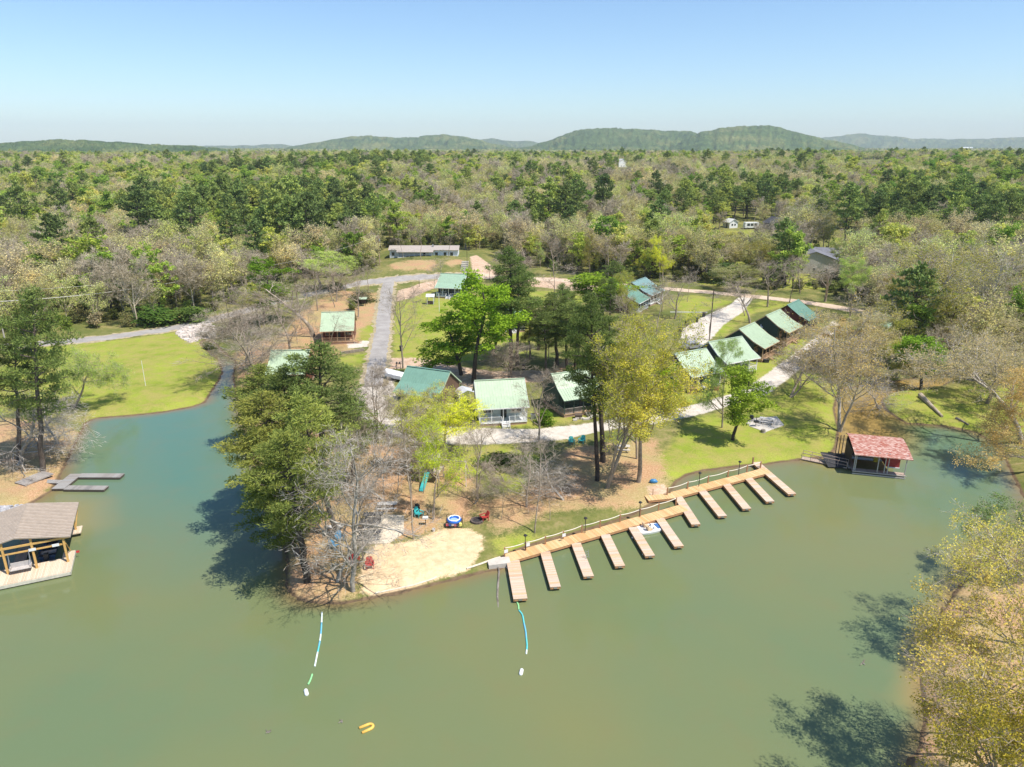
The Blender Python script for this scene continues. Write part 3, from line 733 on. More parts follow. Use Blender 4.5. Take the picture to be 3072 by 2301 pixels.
# near prototypes (trunk + crown)
PINES = [make_pine(11, 21, .38, 3.6, 46), make_pine(12, 19, .32, 3.5, 42), make_pine(13, 22, .5, 3.3, 38), make_pine(14, 16, .16, 3.2, 46), make_pine(16, 20, .42, 3.8, 42)]
BARES = [make_bare(21, 15), make_bare(22, 14, kids=(13, 5, 4), spread=.85, t0=.22), make_bare(23, 17, kids=(10, 5, 4), spread=.6, t0=.4, up=.08), make_bare(24, 12, kids=(14, 6, 4), spread=.9, t0=.15, forks=2, up=.03)]
THIN = [make_bare(31, 15, kids=(9, 4, 2), t0=.55, ln=(.3, .5), per=4, spread=.8, r=.10), make_bare(32, 16, kids=(12, 4, 2), t0=.4, ln=(.28, .5), per=4, spread=.85, r=.11)]
SYC = [make_bare(41, 17, kids=(12, 6, 4), bark=PALEBARK, leaves=15000, lsize=.16, spread=.8, t0=.22, wob=.13, r=.27), make_bare(42, 17, kids=(11, 6, 4), bark=PALEBARK, leaves=15000, lsize=.155, forks=2, spread=.75, t0=.25, wob=.13, r=.25)]
SNAG = [make_bare(45, 11, kids=(17, 8, 5, 2), maxl=3, bark=PALEBARK, spread=.95, t0=.18, wob=.22, per=2, tl=.6, tw=.028, up=-.01, r=.2), make_bare(46, 11, kids=(15, 8, 5, 2), maxl=3, bark=PALEBARK, spread=1.0, t0=.25, wob=.24, per=2, tl=.6, tw=.028, up=.0, droop=.02, r=.2)]
BUDS = [make_bare(51, 15, leaves=24000, lsize=.155, per=4), make_bare(52, 14, kids=(13, 5, 4), leaves=26000, lsize=.155, spread=.85, t0=.22, per=4), make_bare(53, 16, kids=(11, 6, 4), leaves=24000, lsize=.16, spread=.7, per=4, forks=2), make_bare(54, 13, kids=(12, 6, 4), leaves=22000, lsize=.15, spread=.9, t0=.28, per=4)]
LEAFY = [make_leafy(61, 15, clumps=230, per=55), make_leafy(62, 13, clumps=200, per=55, low=.22), make_leafy(63, 12, clumps=170, per=50, low=.35)]
SHRUB = [make_leafy(71, 3.2, clumps=60, per=34, ls=.2, low=.05, maxl=2), make_leafy(72, 2.6, clumps=50, per=34, ls=.2, low=.05)]
# forest prototypes (one mesh each, larger leaves)
FP = leaf_mat('pine_wood_needles', [(0, (.17, .24, .085)), (.5, (.23, .30, .09)), (1, (.32, .37, .095))], .2)
FG = leaf_mat('spring_wood_leaves', [(0, (.25, .40, .07)), (.35, (.33, .47, .08)), (.65, (.42, .50, .10)), (1, (.52, .51, .15))])
FB = leaf_mat('budding_wood_leaves', [(0, (.72, .63, .32)), (.3, (.60, .62, .22)), (.55, (.68, .60, .36)), (.8, (.54, .62, .20)), (1, (.74, .64, .34))])
TWIG = bark_mat('twigs', [(.30, .25, .18), (.46, .39, .28), (.60, .52, .39)])
f_pines = [make_pine(s, 18, b, 3.6, 34, 9, .75, .32, True, FP) for s, b in ((81, .4), (82, .3), (83, .5), (181, .35), (182, .22))]
f_leafy = [make_leafy(s, 13, clumps=110, per=22, ls=.5, merged=True, leafm=FG, low=.2) for s in (84, 85, 86, 184, 185)]
f_buds = [make_bare(s, 14, maxl=2, kids=(14, 5, 3), leaves=3600, lsize=.34, per=6, tl=1.1, tw=.05, spread=.8, leafm=FB, merged=True, lp=.4) for s in (87, 88, 89, 187, 188)]
f_bare = [make_bare(s, 14, maxl=2, kids=(14, 5, 3), leaves=0, per=14, tl=1.25, tw=.065, spread=.8, bark=TWIG, merged=True) for s in (90, 91, 92, 190, 191)]

# ---------------------------------------------------------------- placing
def inside(x, y, poly):
    r = False; n = len(poly)
    for i in range(n):
        ax, ay = poly[i]; bx, by = poly[(i + 1) % n]
        if (ay > y) != (by > y) and x < (bx - ax) * (y - ay) / (by - ay) + ax: r = not r
    return r
def tree(kind, proto, bx, by, top, width, label, cat='tree', group=None, col=None, rz=None, name=None):
    """base pixel, top pixel (x, y), crown width in pixels"""
    b = P(bx, by); d = ray(*top); t = b.y / d[1]; z = CAMH + d[2] * t; xt = d[0] * t
    H = max(1.0, z - b.z); depth = b.y * math.cos(PITCH) + (CAMH - b.z) * math.sin(PITCH)
    Wm = width / FPX * depth; lean = math.atan2(xt - b.x, H)
    e = empty(name or kind, b); 
    if rz is None: rz = rnd.uniform(0, 6.28)
    e.rotation_euler = (Matrix.Rotation(lean, 3, 'Y') @ Matrix.Rotation(rz, 3, 'Z')).to_euler()
    if not hasattr(proto, 'w0'):
        v = np.empty(len(proto.crown.vertices) * 3, np.float32); proto.crown.vertices.foreach_get('co', v); v = v.reshape(-1, 3)
        proto.w0 = float(np.percentile(v[:, 0], 99) - np.percentile(v[:, 0], 1)); proto.h0 = float(np.percentile(v[:, 2], 99.8))
    sz = H / math.cos(lean) / proto.h0; e.scale = (Wm / proto.w0, Wm / proto.w0, sz)
    link('trunk', proto.trunk, e); c = link('crown', proto.crown, e)
    if col: c.color = (*col, 1)
    tag(e, label, cat, group); return e
PG = (.17, .225, .065); PGY = (.29, .32, .08); BG = (.24, .40, .035); YG = (.66, .74, .05); TAN = (.62, .50, .19); OLV = (.42, .42, .08); PALEG = (.38, .50, .12); GOLD = (.64, .56, .13); DUST = (.52, .44, .23)

tree('pine_tree', PINES[1], 129, 1412, (100, 862), 215, 'tall dark green pine on the left bank above the grey U-shaped dock', col=PG)
tree('pine_tree', PINES[4], 60, 1380, (50, 1000), 150, 'pine at the left edge behind the tall left bank pine', col=PG)
tree('budding_tree', BUDS[3], 225, 1222, (330, 1062), 190, 'small leaning pale green tree between the left pine and the round lawn', col=PALEG)
tree('bare_tree', SNAG[0], 55, 1395, (130, 1190), 330, 'low sprawling leafless tree with whitish limbs at the foot of the left pine')
tree('bare_tree', SNAG[1], 175, 1330, (190, 1210), 190, 'leafless pale bush-like tree at the water edge right of the left pine trunk')
pines = [(0, 922, 1746, (850, 1290), 270, 'leaning pine on the peninsula point with its crown over the dark water', PGY),
 (1, 1012, 1612, (905, 1180), 240, 'pine behind the pale leafless tree on the peninsula, middle of the pine clump', PGY),
 (2, 968, 1475, (962, 1022), 230, 'tallest rounded pine of the peninsula, top beside the small green roof', PG),
 (4, 845, 1560, (790, 1180), 230, 'wide pine hanging over the left cove from the peninsula shore', PGY),
 (3, 800, 1330, (795, 1095), 190, 'short bright pine at the narrow end of the cove, right of the creek', PGY),
 (0, 880, 1500, (858, 1100), 200, 'pine left of the tallest peninsula pine', PG),
 (1, 905, 1590, (770, 1280), 230, 'pine over the cove between the hanging and the leaning pine', PGY),
 (1, 1060, 1450, (1045, 1190), 180, 'pine at the right edge of the peninsula clump beside the gravel bend', PG),
 (3, 895, 1665, (790, 1400), 220, 'low pine with drooping lit branches over the cove, lowest of the clump', (.14, .17, .03)),
 (2, 1534, 1105, (1534, 742), 140, 'tallest dark pine in the middle of the loop, right of the bright green tree', PG),
 (4, 1552, 1098, (1562, 805), 130, 'pine just right of the tallest middle pine, half hidden by it', PG),
 (1, 1672, 1095, (1650, 880), 150, 'pine left of the yellow-green tree group above the speckled green roof', PG),
 (2, 1616, 1050, (1612, 905), 100, 'slender small pine between the middle pines and the dark pine group', PG),
 (0, 1792, 1442, (1762, 880), 170, 'tall pine with a thick bare trunk rising through the yellow-green crowns', PG),
 (4, 1740, 1140, (1722, 905), 170, 'dark pine behind the speckled green roof', PG),
 (1, 1846, 908, (1846, 783), 100, 'small dark pine left of the two teal roofs at the back', PG),
 (2, 1809, 1384, (1800, 1000), 170, 'thin-trunked pine just right of the thick bare pine trunk', PG),
 (1, 1590, 1078, (1588, 890), 80, 'slim pine left of the pine group above the speckled green roof', PG),
 (4, 1640, 1125, (1634, 935), 95, 'small-crowned pine in the middle of the group above the speckled green roof', PG),
 (0, 1702, 1112, (1694, 890), 110, 'straight pine with a long bare trunk behind the speckled green roof', PG),
 (2, 1764, 1100, (1756, 925), 100, 'rightmost pine of the group behind the speckled green roof', PG),
 (1, 1690, 1000, (1686, 850), 80, 'pine standing farther back in the loop left of the twin teal roofs', PG),
 (3, 1430, 905, (1490, 760), 40, '', PG)][:-1]
for i, bx, by, tp, w_, lb, c_ in pines: tree('pine_tree', PINES[i], bx, by, tp, w_, lb, col=c_)
tree('leafy_tree', LEAFY[0], 1421, 1148, (1424, 816), 175, 'tallest bright green leafy tree in the middle of the camp', col=BG)
tree('leafy_tree', LEAFY[1], 1383, 1125, (1335, 935), 175, 'lower bright green tree on the left flank of the tallest leafy tree', col=BG)
tree('leafy_tree', LEAFY[2], 1480, 1060, (1475, 900), 120, 'bright green tree on the right flank of the tallest leafy tree', col=BG)
tree('leafy_tree', LEAFY[2], 1775, 965, (1760, 828), 165, 'yellowish green leafy tree left of the two teal roofs', col=(.21, .32, .035))
tree('leafy_tree', LEAFY[1], 790, 965, (785, 775), 130, 'bright green tree above the grey bare trees by the creek', col=(.15, .24, .025))
bs = [
 (SNAG[0], 1060, 1772, (1075, 1270), 390, 'big leafless tree with whitish branches on the tip of the peninsula beside the sand'),
 (SNAG[1], 1010, 1745, (1020, 1440), 210, 'second whitish leafless tree left of the big one on the peninsula tip'),
 (THIN[0], 1089, 1678, (1078, 1290), 130, 'slim leafless tree between the picnic pad and the sand, left of the leaning trunk'),
 (THIN[1], 1241, 1618, (1165, 1170), 190, 'tall left-leaning leafless tree at the top edge of the sand'),
 (BARES[3], 1425, 1512, (1478, 1405), 110, 'small curved reddish leafless tree near the red chair'),
 (THIN[0], 1604, 1598, (1606, 1300), 130, 'tall thin leafless trunk standing close behind the dock rope'),
 (THIN[1], 1650, 1560, (1655, 1440), 70, 'short leafless sapling right of the thin trunk near the dock'),
 (BARES[1], 1580, 1521, (1575, 1325), 210, 'dense grey leafless tree below the white-porch cabin road'),
 (SNAG[1], 1690, 1500, (1690, 1400), 200, 'tangled fallen leafless crown with whitish limbs left of the tall pines'),
 (BARES[1], 1615, 1320, (1612, 1090), 185, 'dark leafless tree in front of the white-porch cabin'),
 (THIN[0], 1487, 1330, (1474, 1268), 60, 'tiny leafless tree on the gravel lane below the white steps'),
 (BARES[2], 1510, 1445, (1512, 1390), 70, 'little leafless tree with a crooked trunk in the middle of the peninsula'),
 (BARES[3], 1530, 1130, (1505, 1020), 160, 'wide grey leafless tree at the foot of the bright green tree'),
 (BARES[0], 1209, 1105, (1190, 850), 130, 'tall leafless tree beside the black bin at the driveway'),
 (BARES[3], 1130, 1290, (1100, 1090), 130, 'leafless tree with a crooked trunk on the gravel bend'),
 (BARES[2], 1165, 1330, (1150, 1150), 120, 'leafless tree on the gravel lane below the teal roofed cabin'),
 (THIN[1], 1225, 1400, (1210, 1190), 120, 'leafless tree left of the wooden playset'),
 (BARES[1], 1120, 1420, (1125, 1280), 110, 'leafless tree between the pines and the playset'),
 (BARES[3], 785, 1145, (720, 910), 260, 'large grey leafless tree with arching white limbs over the creek'),
 (SNAG[0], 740, 1110, (745, 985), 220, 'whitish leafless tree leaning over the dark creek beside the small green roof'),
 (BARES[0], 870, 1060, (850, 890), 170, 'grey leafless tree left of the red-brown porch cabin'),
 (BARES[2], 940, 1010, (900, 800), 200, 'tall grey leafless tree behind the red-brown porch cabin'),
 (THIN[0], 985, 1050, (1005, 930), 90, 'thin leafless tree in front of the left porch cabin'),
 (BARES[1], 1075, 950, (1060, 800), 130, 'leafless tree next to the small green-roofed sign shelter'),
 (BARES[1], 690, 1000, (700, 870), 150, 'grey leafless tree beside the main road above the culvert'),
 (BARES[2], 960, 870, (985, 770), 130, 'leafless tree at the roadside left of the long white house'),
 (THIN[1], 1305, 905, (1300, 790), 60, 'thin leafless tree left of the middle teal roof'),
 (THIN[0], 1322, 880, (1325, 770), 60, 'bare thin tree touching the corner of the middle teal roof'),
 (BARES[3], 1560, 850, (1540, 745), 120, 'round reddish leafless tree by the dirt road behind the tallest pine'),
 (BARES[1], 2024, 957, (2030, 820), 150, 'spreading leafless tree right of the two teal roofs'),
 (THIN[1], 2128, 1020, (2140, 880), 90, 'dark leafless tree beside the gravel parking strip'),
 (THIN[0], 2234, 948, (2225, 835), 80, 'left leafless tree of the pair behind the row of cabins'),
 (BARES[2], 2249, 969, (2245, 830), 100, 'right leafless tree of the pair behind the row of cabins'),
 (BARES[0], 2302, 921, (2310, 765), 120, 'tall leafless tree between the dirt road and the fourth cabin'),
 (THIN[1], 2368, 908, (2375, 770), 100, 'leafless tree behind the farthest row cabin'),
 (BARES[2], 2475, 905, (2490, 770), 110, 'leafless tree at the dirt road right of the farthest row cabin'),
 (BARES[3], 2372, 1192, (2470, 1005), 210, 'dark right-leaning leafless tree by the gravel lane'),
 (THIN[0], 2473, 1170, (2480, 1060), 50, 'thin leafless tree right of the dark leaning tree'),
 (THIN[1], 2495, 1160, (2505, 1050), 50, 'thin leafless tree next to the muddy inlet'),
 (SNAG[1], 2640, 1230, (2600, 1130), 150, 'leafless driftwood-like tree on the small point of the muddy inlet'),
 (THIN[1], 2664, 1214, (2668, 1060), 80, 'slender leafless tree at the muddy inlet shore'),
 (THIN[0], 1020, 1500, (1015, 1330), 90, 'slim leafless tree left of the picnic pad, half behind the pines'),
 (THIN[1], 1150, 1480, (1150, 1290), 90, 'slim leafless trunk behind the pale picnic table'),
 (THIN[0], 1190, 1500, (1180, 1300), 80, 'straight leafless trunk left of the playset slide'),
 (THIN[1], 1095, 1500, (1090, 1340), 80, 'thin leafless trunk above the black picnic tables'),
 (THIN[0], 1130, 1390, (1120, 1240), 90, 'thin leafless tree on the litter below the gravel bend'),
 (THIN[1], 1270, 1480, (1262, 1280), 90, 'dark slim trunk standing in front of the playset'),
 (SNAG[1], 1150, 1500, (1120, 1420), 170, 'low tangle of whitish bare branches behind the picnic pad'),
 (THIN[1], 1505, 1560, (1500, 1430), 70, 'bent little leafless tree on the grass above the dock'),
 (THIN[0], 1560, 1410, (1565, 1290), 70, 'small leafless tree just below the gravel lane in front of the white steps'),
(THIN[0], 1655, 1010, (1655, 880), 50, 'thin leafless tree in the middle of the loop lawn'),
 (BARES[0], 1870, 1010, (1862, 880), 90, 'leafless tree in front of the twin teal roofs'),
 (THIN[1], 2062, 905, (2060, 800), 60, 'slim leafless tree at the roadside right of the twin teal roofs'),
 (BARES[1], 1985, 935, (1985, 820), 90, 'leafless tree beside the blue-grey roof end'),
 (THIN[1], 905, 985, (900, 850), 80, 'slim leafless tree on the reddish slope left of the porch cabin'),
 (BARES[0], 1010, 905, (1012, 800), 100, 'leafless tree on the slope above the porch cabin'),
 (THIN[0], 1105, 880, (1100, 770), 60, 'slim leafless tree at the driveway junction'),
 (THIN[1], 1210, 775, (1208, 690), 50, 'slim leafless tree in front of the left half of the long white house'),
 (THIN[0], 1262, 778, (1262, 680), 50, 'slim leafless tree before the screened porch of the long white house'),
 (THIN[1], 1345, 772, (1345, 670), 55, 'slim leafless tree before the right half of the long white house'),
 (THIN[0], 2560, 1010, (2562, 850), 80, 'tall slim leafless tree behind the inlet sycamore'),
 (THIN[1], 2620, 1000, (2625, 840), 90, 'slim leafless trunk right of the inlet sycamore'),
 (BARES[0], 2680, 1030, (2690, 870), 110, 'grey leafless tree between the sycamores'),
 (THIN[1], 2800, 1060, (2810, 880), 90, 'slim leafless tree below the tall golden sycamore'),
 (BARES[2], 2880, 1060, (2890, 880), 120, 'leafless tree left of the forked white sycamore'),
 (THIN[0], 3010, 1100, (3020, 930), 80, 'slim leafless tree at the right edge grass'),
 (BARES[1], 2400, 880, (2402, 760), 100, 'leafless tree on the far side of the dirt road'),
 (BARES[2], 2600, 900, (2605, 770), 120, 'leafless tree at the far end of the dirt road'),
 (THIN[1], 2720, 900, (2722, 770), 80, 'slim leafless tree behind the hidden grey-green roof'),
 (BARES[0], 1640, 1420, (1640, 1300), 110, 'leafless tree just below the lane, left of the teal chairs'),
 (BARES[0], 1000, 1440, (1000, 1290), 150, ''),
 ][:-1]
for pr, bx, by, tp, w_, lb in bs: tree('bare_tree', pr, bx, by, tp, w_, lb)
bd = [
 (BUDS[3], 1301, 1558, (1285, 1250), 160, 'slim yellow-green tree with a forked trunk above the round blue raft', YG),
 (BUDS[1], 1335, 1380, (1330, 1195), 260, 'bright yellow-green tree right of the playset', YG),
 (BUDS[2], 1260, 1430, (1240, 1185), 180, 'yellow-green tree directly behind the playset', (.60, .66, .08)),
 (BUDS[0], 1235, 1300, (1235, 1165), 100, 'thin tree with sparse olive leaves covering the teal roof', (.50, .50, .14)),
 (BUDS[3], 1310, 1260, (1330, 1150), 110, 'olive-brown budding tree at the lower corner of the teal roofed cabin', (.52, .44, .16)),
 (BUDS[2], 1820, 1463, (1888, 925), 270, 'tall yellow-green tree leaning right among the pine trunks', (.52, .54, .08)),
 (BUDS[0], 1915, 1446, (1962, 985), 220, 'tall golden-green tree nearest the dock gangway, leaning right', (.56, .56, .09)),
 (BUDS[1], 1910, 1376, (1905, 1060), 170, 'yellow-green tree behind the golden-green one by the stone picnic table', (.60, .56, .10)),
 (LEAFY[2], 2000, 1250, (1990, 1095), 160, 'bright lime bushy tree left of the nearest row cabin', (.28, .40, .02)),
 (BUDS[1], 2166, 1283, (2180, 1015), 130, 'pale green tree in front of the second row cabin', PALEG),
 (LEAFY[2], 2198, 1320, (2207, 1105), 125, 'light green leafy tree on the right lawn in front of the gravel lane', (.25, .38, .045)),
 (SYC[1], 2519, 1296, (2562, 900), 290, 'sycamore with a white trunk at the muddy inlet, behind the red roofed boathouse', TAN),
 (SYC[0], 2742, 1074, (2735, 735), 330, 'tall sycamore with a rounded golden crown and white limbs on the far lawn', (.40, .36, .10)),
 (SYC[1], 2936, 1022, (2975, 705), 260, 'pale-barked sycamore with forked white limbs near the right edge', (.38, .36, .15)),
 (BUDS[2], 2630, 1130, (2630, 930), 210, 'dusty olive budding tree beside the inlet', DUST),
 (BUDS[0], 2530, 1110, (2545, 960), 150, 'small tan budding tree at the end of the gravel lane', TAN),
 (BUDS[1], 2711, 1124, (2700, 960), 180, 'olive budding tree with a dark trunk on the creek bank', OLV),
 (LEAFY[2], 2762, 1170, (2775, 1010), 120, 'green leafy tree with a slim dark trunk on the creek bank', (.2, .34, .04)),
 (BUDS[3], 2850, 1100, (2860, 960), 200, 'tan budding tree right of the slim leafy tree by the creek', DUST),
 (BUDS[2], 2960, 1210, (2960, 1020), 260, 'grey-tan budding tree on the right grass bank', DUST),
 (SYC[0], 3066, 1330, (2990, 985), 420, 'large half-bare tree at the right edge leaning over the inlet', DUST),
 (BUDS[1], 3130, 1420, (3080, 1130), 300, 'budding tree cut by the right edge above the dark water', TAN),
 (BUDS[3], 3080, 1150, (3060, 960), 260, 'tan budding tree at the right edge behind the grass bank', DUST),
 (BUDS[2], 3110, 2330, (3010, 1745), 480, 'golden-leaved tree leaning over the water at the bottom right', GOLD),
 (SYC[0], 3200, 1960, (3130, 1510), 440, 'golden budding tree with pale limbs above the bottom right one', GOLD),
 (BUDS[1], 3160, 1720, (3020, 1480), 300, 'pale green twiggy tree hanging over the water at the right bank', (.25, .34, .11)),
 (BUDS[1], 3040, 2560, (2920, 2030), 480, 'yellowish tree at the very bottom right corner over the shallow water', (.45, .37, .06)),
 (SNAG[1], 2960, 2230, (2780, 2060), 240, 'small whitish bare tree leaning over the dark water at the bottom right', (.4, .4, .3)),
 (BUDS[0], 2170, 800, (2180, 690), 130, 'hazy green budding tree left of the grey-roofed house', OLV),
 (BUDS[1], 2290, 850, (2290, 720), 160, 'round olive budding tree in front of the grey-roofed house', OLV),
 (BUDS[2], 2210, 870, (2215, 790), 150, 'grey-green budding tree on the lawn above the dirt road', (.3, .34, .09)),
 (SYC[1], 2420, 755, (2425, 580), 190, 'big rounded yellow-green tree rising over the grey-roofed house', (.34, .35, .07)),
 (BUDS[0], 1000, 880, (1010, 760), 150, 'pale budding tree by the road left of the long white house', PALEG),
 (BUDS[3], 840, 960, (850, 850), 150, 'pale green budding tree among the grey bare trees by the creek', PALEG),
]
for pr, bx, by, tp, w_, lb, c_ in bd: tree('budding_tree' if pr not in LEAFY else 'leafy_tree', pr, bx, by, tp, w_, lb, col=c_)
# smaller trees scattered between the cabins, one region of the photograph after another
rr = random.Random(31)
HOUSE = [P0(x, y, .6)[:2] for x, y in ((1510, 1240), (1735, 1225), (1255, 1200), (1015, 1010), (860, 1110), (1340, 890), (2100, 1150), (2215, 1100), (2290, 1060), (2360, 1015), (2420, 975), (1890, 920), (1950, 895), (1525, 960))]
def scatter(poly, n, kinds, hmin, hmax, what, cols=None, gap=3.2):
    w_ = wp(poly); xs_ = [q[0] for q in w_]; ys_ = [q[1] for q in w_]; got = []; k = 0
    while len(got) < n and k < 4000:
        k += 1; x = rr.uniform(min(xs_), max(xs_)); y = rr.uniform(min(ys_), max(ys_))
        if not inside(x, y, w_) or any((x - a) ** 2 + (y - b) ** 2 < gap ** 2 for a, b in got) or any((x - a) ** 2 + (y - b) ** 2 < 50 for a, b in HOUSE): continue
        if any(inside(x, y, z_) for z_ in GRAVEL + DIRT): continue
        got.append((x, y)); pr = rr.choice(kinds); H = rr.uniform(hmin, hmax); z = gz(x, y)
        bx, by = to_px(x, y, z); tx, ty = to_px(x + rr.gauss(0, .5), y, z + H); dep = y * math.cos(PITCH) + (CAMH - z) * math.sin(PITCH)
        leafy = pr in BUDS + LEAFY
        tree('leafy_tree' if pr in LEAFY else 'budding_tree' if leafy else 'pine_tree' if pr in PINES else 'bare_tree', pr, bx, by, (tx, ty), H * rr.uniform(.38, .6) * FPX / dep, ('small budding tree ' if leafy else 'slim pine ' if pr in PINES else 'slim leafless tree ') + what, group='trees ' + what, col=(rr.choice(cols) if cols and leafy else PG if pr in PINES else None))
scatter([(700, 1120), (720, 980), (900, 900), (1120, 860), (1130, 930), (940, 960), (940, 1090), (800, 1160)], 13, THIN + BARES[:3] + [BUDS[0]], 8, 13, 'on the reddish slope left of the driveway', [PALEG, OLV])
scatter([(2520, 930), (2700, 860), (3060, 860), (3060, 1060), (2800, 1090), (2560, 1080)], 22, THIN + BARES[:3] + [BUDS[0], BUDS[1], BUDS[3]], 10, 17, 'in the grove right of the row cabins', [TAN, OLV, DUST, PALEG])
scatter([(1560, 800), (2160, 812), (2160, 852), (1850, 838), (1560, 822)], 13, THIN + BARES[:3] + [BUDS[1], BUDS[3]], 8, 14, 'along the far side of the dirt road', [OLV, PALEG, YG])
scatter([(1500, 930), (1640, 900), (1900, 930), (1990, 990), (1960, 1090), (1800, 1120), (1560, 1100)], 12, [THIN[0], BARES[0], PINES[1], PINES[3], BUDS[1], PINES[0]], 8, 15, 'inside the camp loop', [YG, OLV])
scatter([(930, 1600), (1000, 1360), (1300, 1345), (1480, 1420), (1440, 1520), (1200, 1500), (1060, 1520)], 9, THIN + [BARES[0]], 6, 11, 'on the leaf-strewn peninsula', None)
scatter([(2240, 760), (2620, 800), (2620, 900), (2300, 880), (2180, 850)], 12, THIN + BARES[:3] + [BUDS[1], BUDS[0]], 9, 14, 'between the dirt road and the grey-roofed house', [OLV, DUST, PALEG])
# shrubs
for k, (bx, by, w_, h_, lb, c_) in enumerate([
 (1090, 905, 80, 28, 'dark evergreen bush behind the small green-roofed sign shelter', (.07, .11, .03)), (1000, 870, 60, 22, 'dark low bush left of the driveway junction', (.08, .11, .04)),
 (1500, 900, 60, 40, 'dark green bush right of the bright green tree top', (.08, .13, .03)), (1960, 905, 70, 50, 'dark green bush in front of the teal roof pair', (.09, .16, .05)),
 (2170, 850, 90, 60, 'dark green bush below the raised wooden platform', (.09, .15, .05)), (2500, 860, 120, 40, 'dark bush line at the far side of the dirt road', (.1, .13, .05)),
 (1395, 1260, 60, 50, 'dark green bush left of the white-porch cabin', (.07, .11, .04)), (1640, 1270, 60, 40, 'bright green bush between the two middle cabins', (.18, .30, .03)),
 (1480, 1395, 120, 30, 'dark green low bush on the lane edge below the white steps', (.12, .17, .04)), (2325, 1060, 90, 38, 'brownish shrub in front of the third row cabin', (.34, .24, .14)), (2400, 1010, 80, 30, 'brownish shrub in front of the fourth row cabin', (.33, .25, .16)),
 (460, 975, 130, 50, 'green bush at the far edge of the main road', (.13, .2, .04)), (560, 965, 120, 45, 'darker green bush at the far edge of the main road', (.11, .17, .04)),
 (630, 1050, 40, 22, 'small bush on the creek bank below the culvert', (.10, .14, .03)), (790, 1245, 40, 20, 'tiny bush on the bank right of the creek', (.2, .28, .04)), (1290, 1200, 90, 50, 'brown shrub at the wall of the teal roofed cabin', (.30, .22, .11)), (2480, 1100, 150, 60, 'tan shrub tangle at the inlet head', TAN)]):
    tree('shrub', SHRUB[k % 2], bx, by, (bx, by - h_), w_, lb, cat='bush', col=c_)

# ---------------------------------------------------------------- the woods
CLEAR = [wp(p) for p in (
 [(-400,1110),(0,1010),(235,1000),(440,975),(600,950),(690,925),(820,870),(960,838),(1100,822),(1150,800),(1152,745),(1385,745),(1400,765),(1470,735),(1500,770),(1560,800),(1700,818),(1860,835),(2000,845),(2080,850),(2300,868),(2480,885),(2580,915),(2640,1000),(2640,1100),(2800,1140),(2920,1130),(3100,1120),(3300,1250),(3300,1700),(3600,2400),(-1500,2400)],
 [(2150,715),(2165,672),(2380,680),(2390,705),(2300,725)],[(2390,860),(2380,790),(2430,760),(2580,760),(2620,850)],[(2440,745),(2560,695),(2680,735),(2640,760)],
 [(2640,960),(2900,970),(3100,980),(3100,1060),(2760,1080),(2640,1060)])]
PINEZ = [(wp(p), q) for p, q in (
 ([(440,700),(520,640),(640,650),(700,620),(1080,600),(1120,680),(1110,770),(900,810),(740,790),(640,730),(560,780),(430,790)], .72),
 ([(560,550),(900,520),(1300,505),(1300,530),(900,560),(600,580)], .55), ([(1560,660),(1700,640),(1760,700),(1700,760),(1580,740)], .6),
 ([(1960,650),(2100,600),(2330,590),(2420,620),(2330,660),(2060,690)], .72), ([(2480,720),(2560,650),(3072,630),(3072,750),(2700,770)], .5), ([(0,640),(130,640),(160,720),(0,720)], .35))]
PALEZ = [wp(p) for p in ([(1200,520),(2300,520),(2500,640),(2150,640),(1980,640),(1850,760),(1750,820),(1500,790),(1380,700),(1180,720),(1100,600)], [(0,740),(400,720),(680,830),(640,930),(200,1000),(0,1020)], [(2100,740),(3072,760),(3072,1000),(2560,900)])]
GREENZ = [wp(p) for p in ([(0,560),(500,510),(900,540),(650,640),(400,690),(0,700)], [(2400,560),(3072,520),(3072,590),(2600,600)], [(1700,760),(2080,700),(2150,840),(1800,830)])]
def kind_at(x, y, r):
    pine, pale, green = .05, .30, .44
    for p, q in PINEZ:
        if inside(x, y, p): pine = q
    if any(inside(x, y, p) for p in PALEZ): pale, green = .58, .18; pine = min(pine, .06) if pine < .3 else pine
    if any(inside(x, y, p) for p in GREENZ): pale, green = .14, .52
    cl = math.sin(x * .021 + 1.3) * math.sin(y * .017 + .4) + math.sin(x * .05 - y * .04)
    if y > 300: pine = min(.75, max(.03, pine + .10 * cl)); c2 = math.sin(x * .009 + y * .006) * math.sin(y * .011 - x * .004 + 2); green = max(.05, min(.7, green + .3 * c2)); pale = max(.08, pale - .25 * c2)
    u = r.random()
    if u < pine: return 0
    u = (u - pine) / (1 - pine)
    if u < green: return 1
    if u < green + pale * .5: return 3
    return 2
r_ = random.Random(99); cand = []
OPEN = [(2135, 2300, 674, P(2220, 695).y), (2300, 2385, 684, P(2342, 700).y), (2435, 2520, 785, P(2440, 822).y), (2180, 2330, 840, 230), (1850, 1885, 505, P(1868, 502).y), (2560, 2660, 480, P(2610, 474).y), (1975, 1995, 520, P(1985, 520).y)]
def blocked(x, y):
    # would a tree standing here hide a building the photograph shows?
    px, py = to_px(x, y, gz(x, y) + 14)
    for a, b, yy, Y in OPEN:
        if a < px < b and y < Y + 4 and py < yy and to_px(x, y, gz(x, y))[1] > yy - 12: return True
    return False
def lattice(y0, y1, step):
    y = y0
    while y < y1:
        hw = y * .80 + 12; x = -hw + r_.uniform(0, step)
        while x < hw:
            px, py = x + r_.uniform(-.42, .42) * step, y + r_.uniform(-.42, .42) * step
            if not any(inside(px, py, c) for c in CLEAR): cand.append((px, py, step))
            x += step
        y += step * .9
lattice(112, 330, 7.3); n_ind = len(cand)
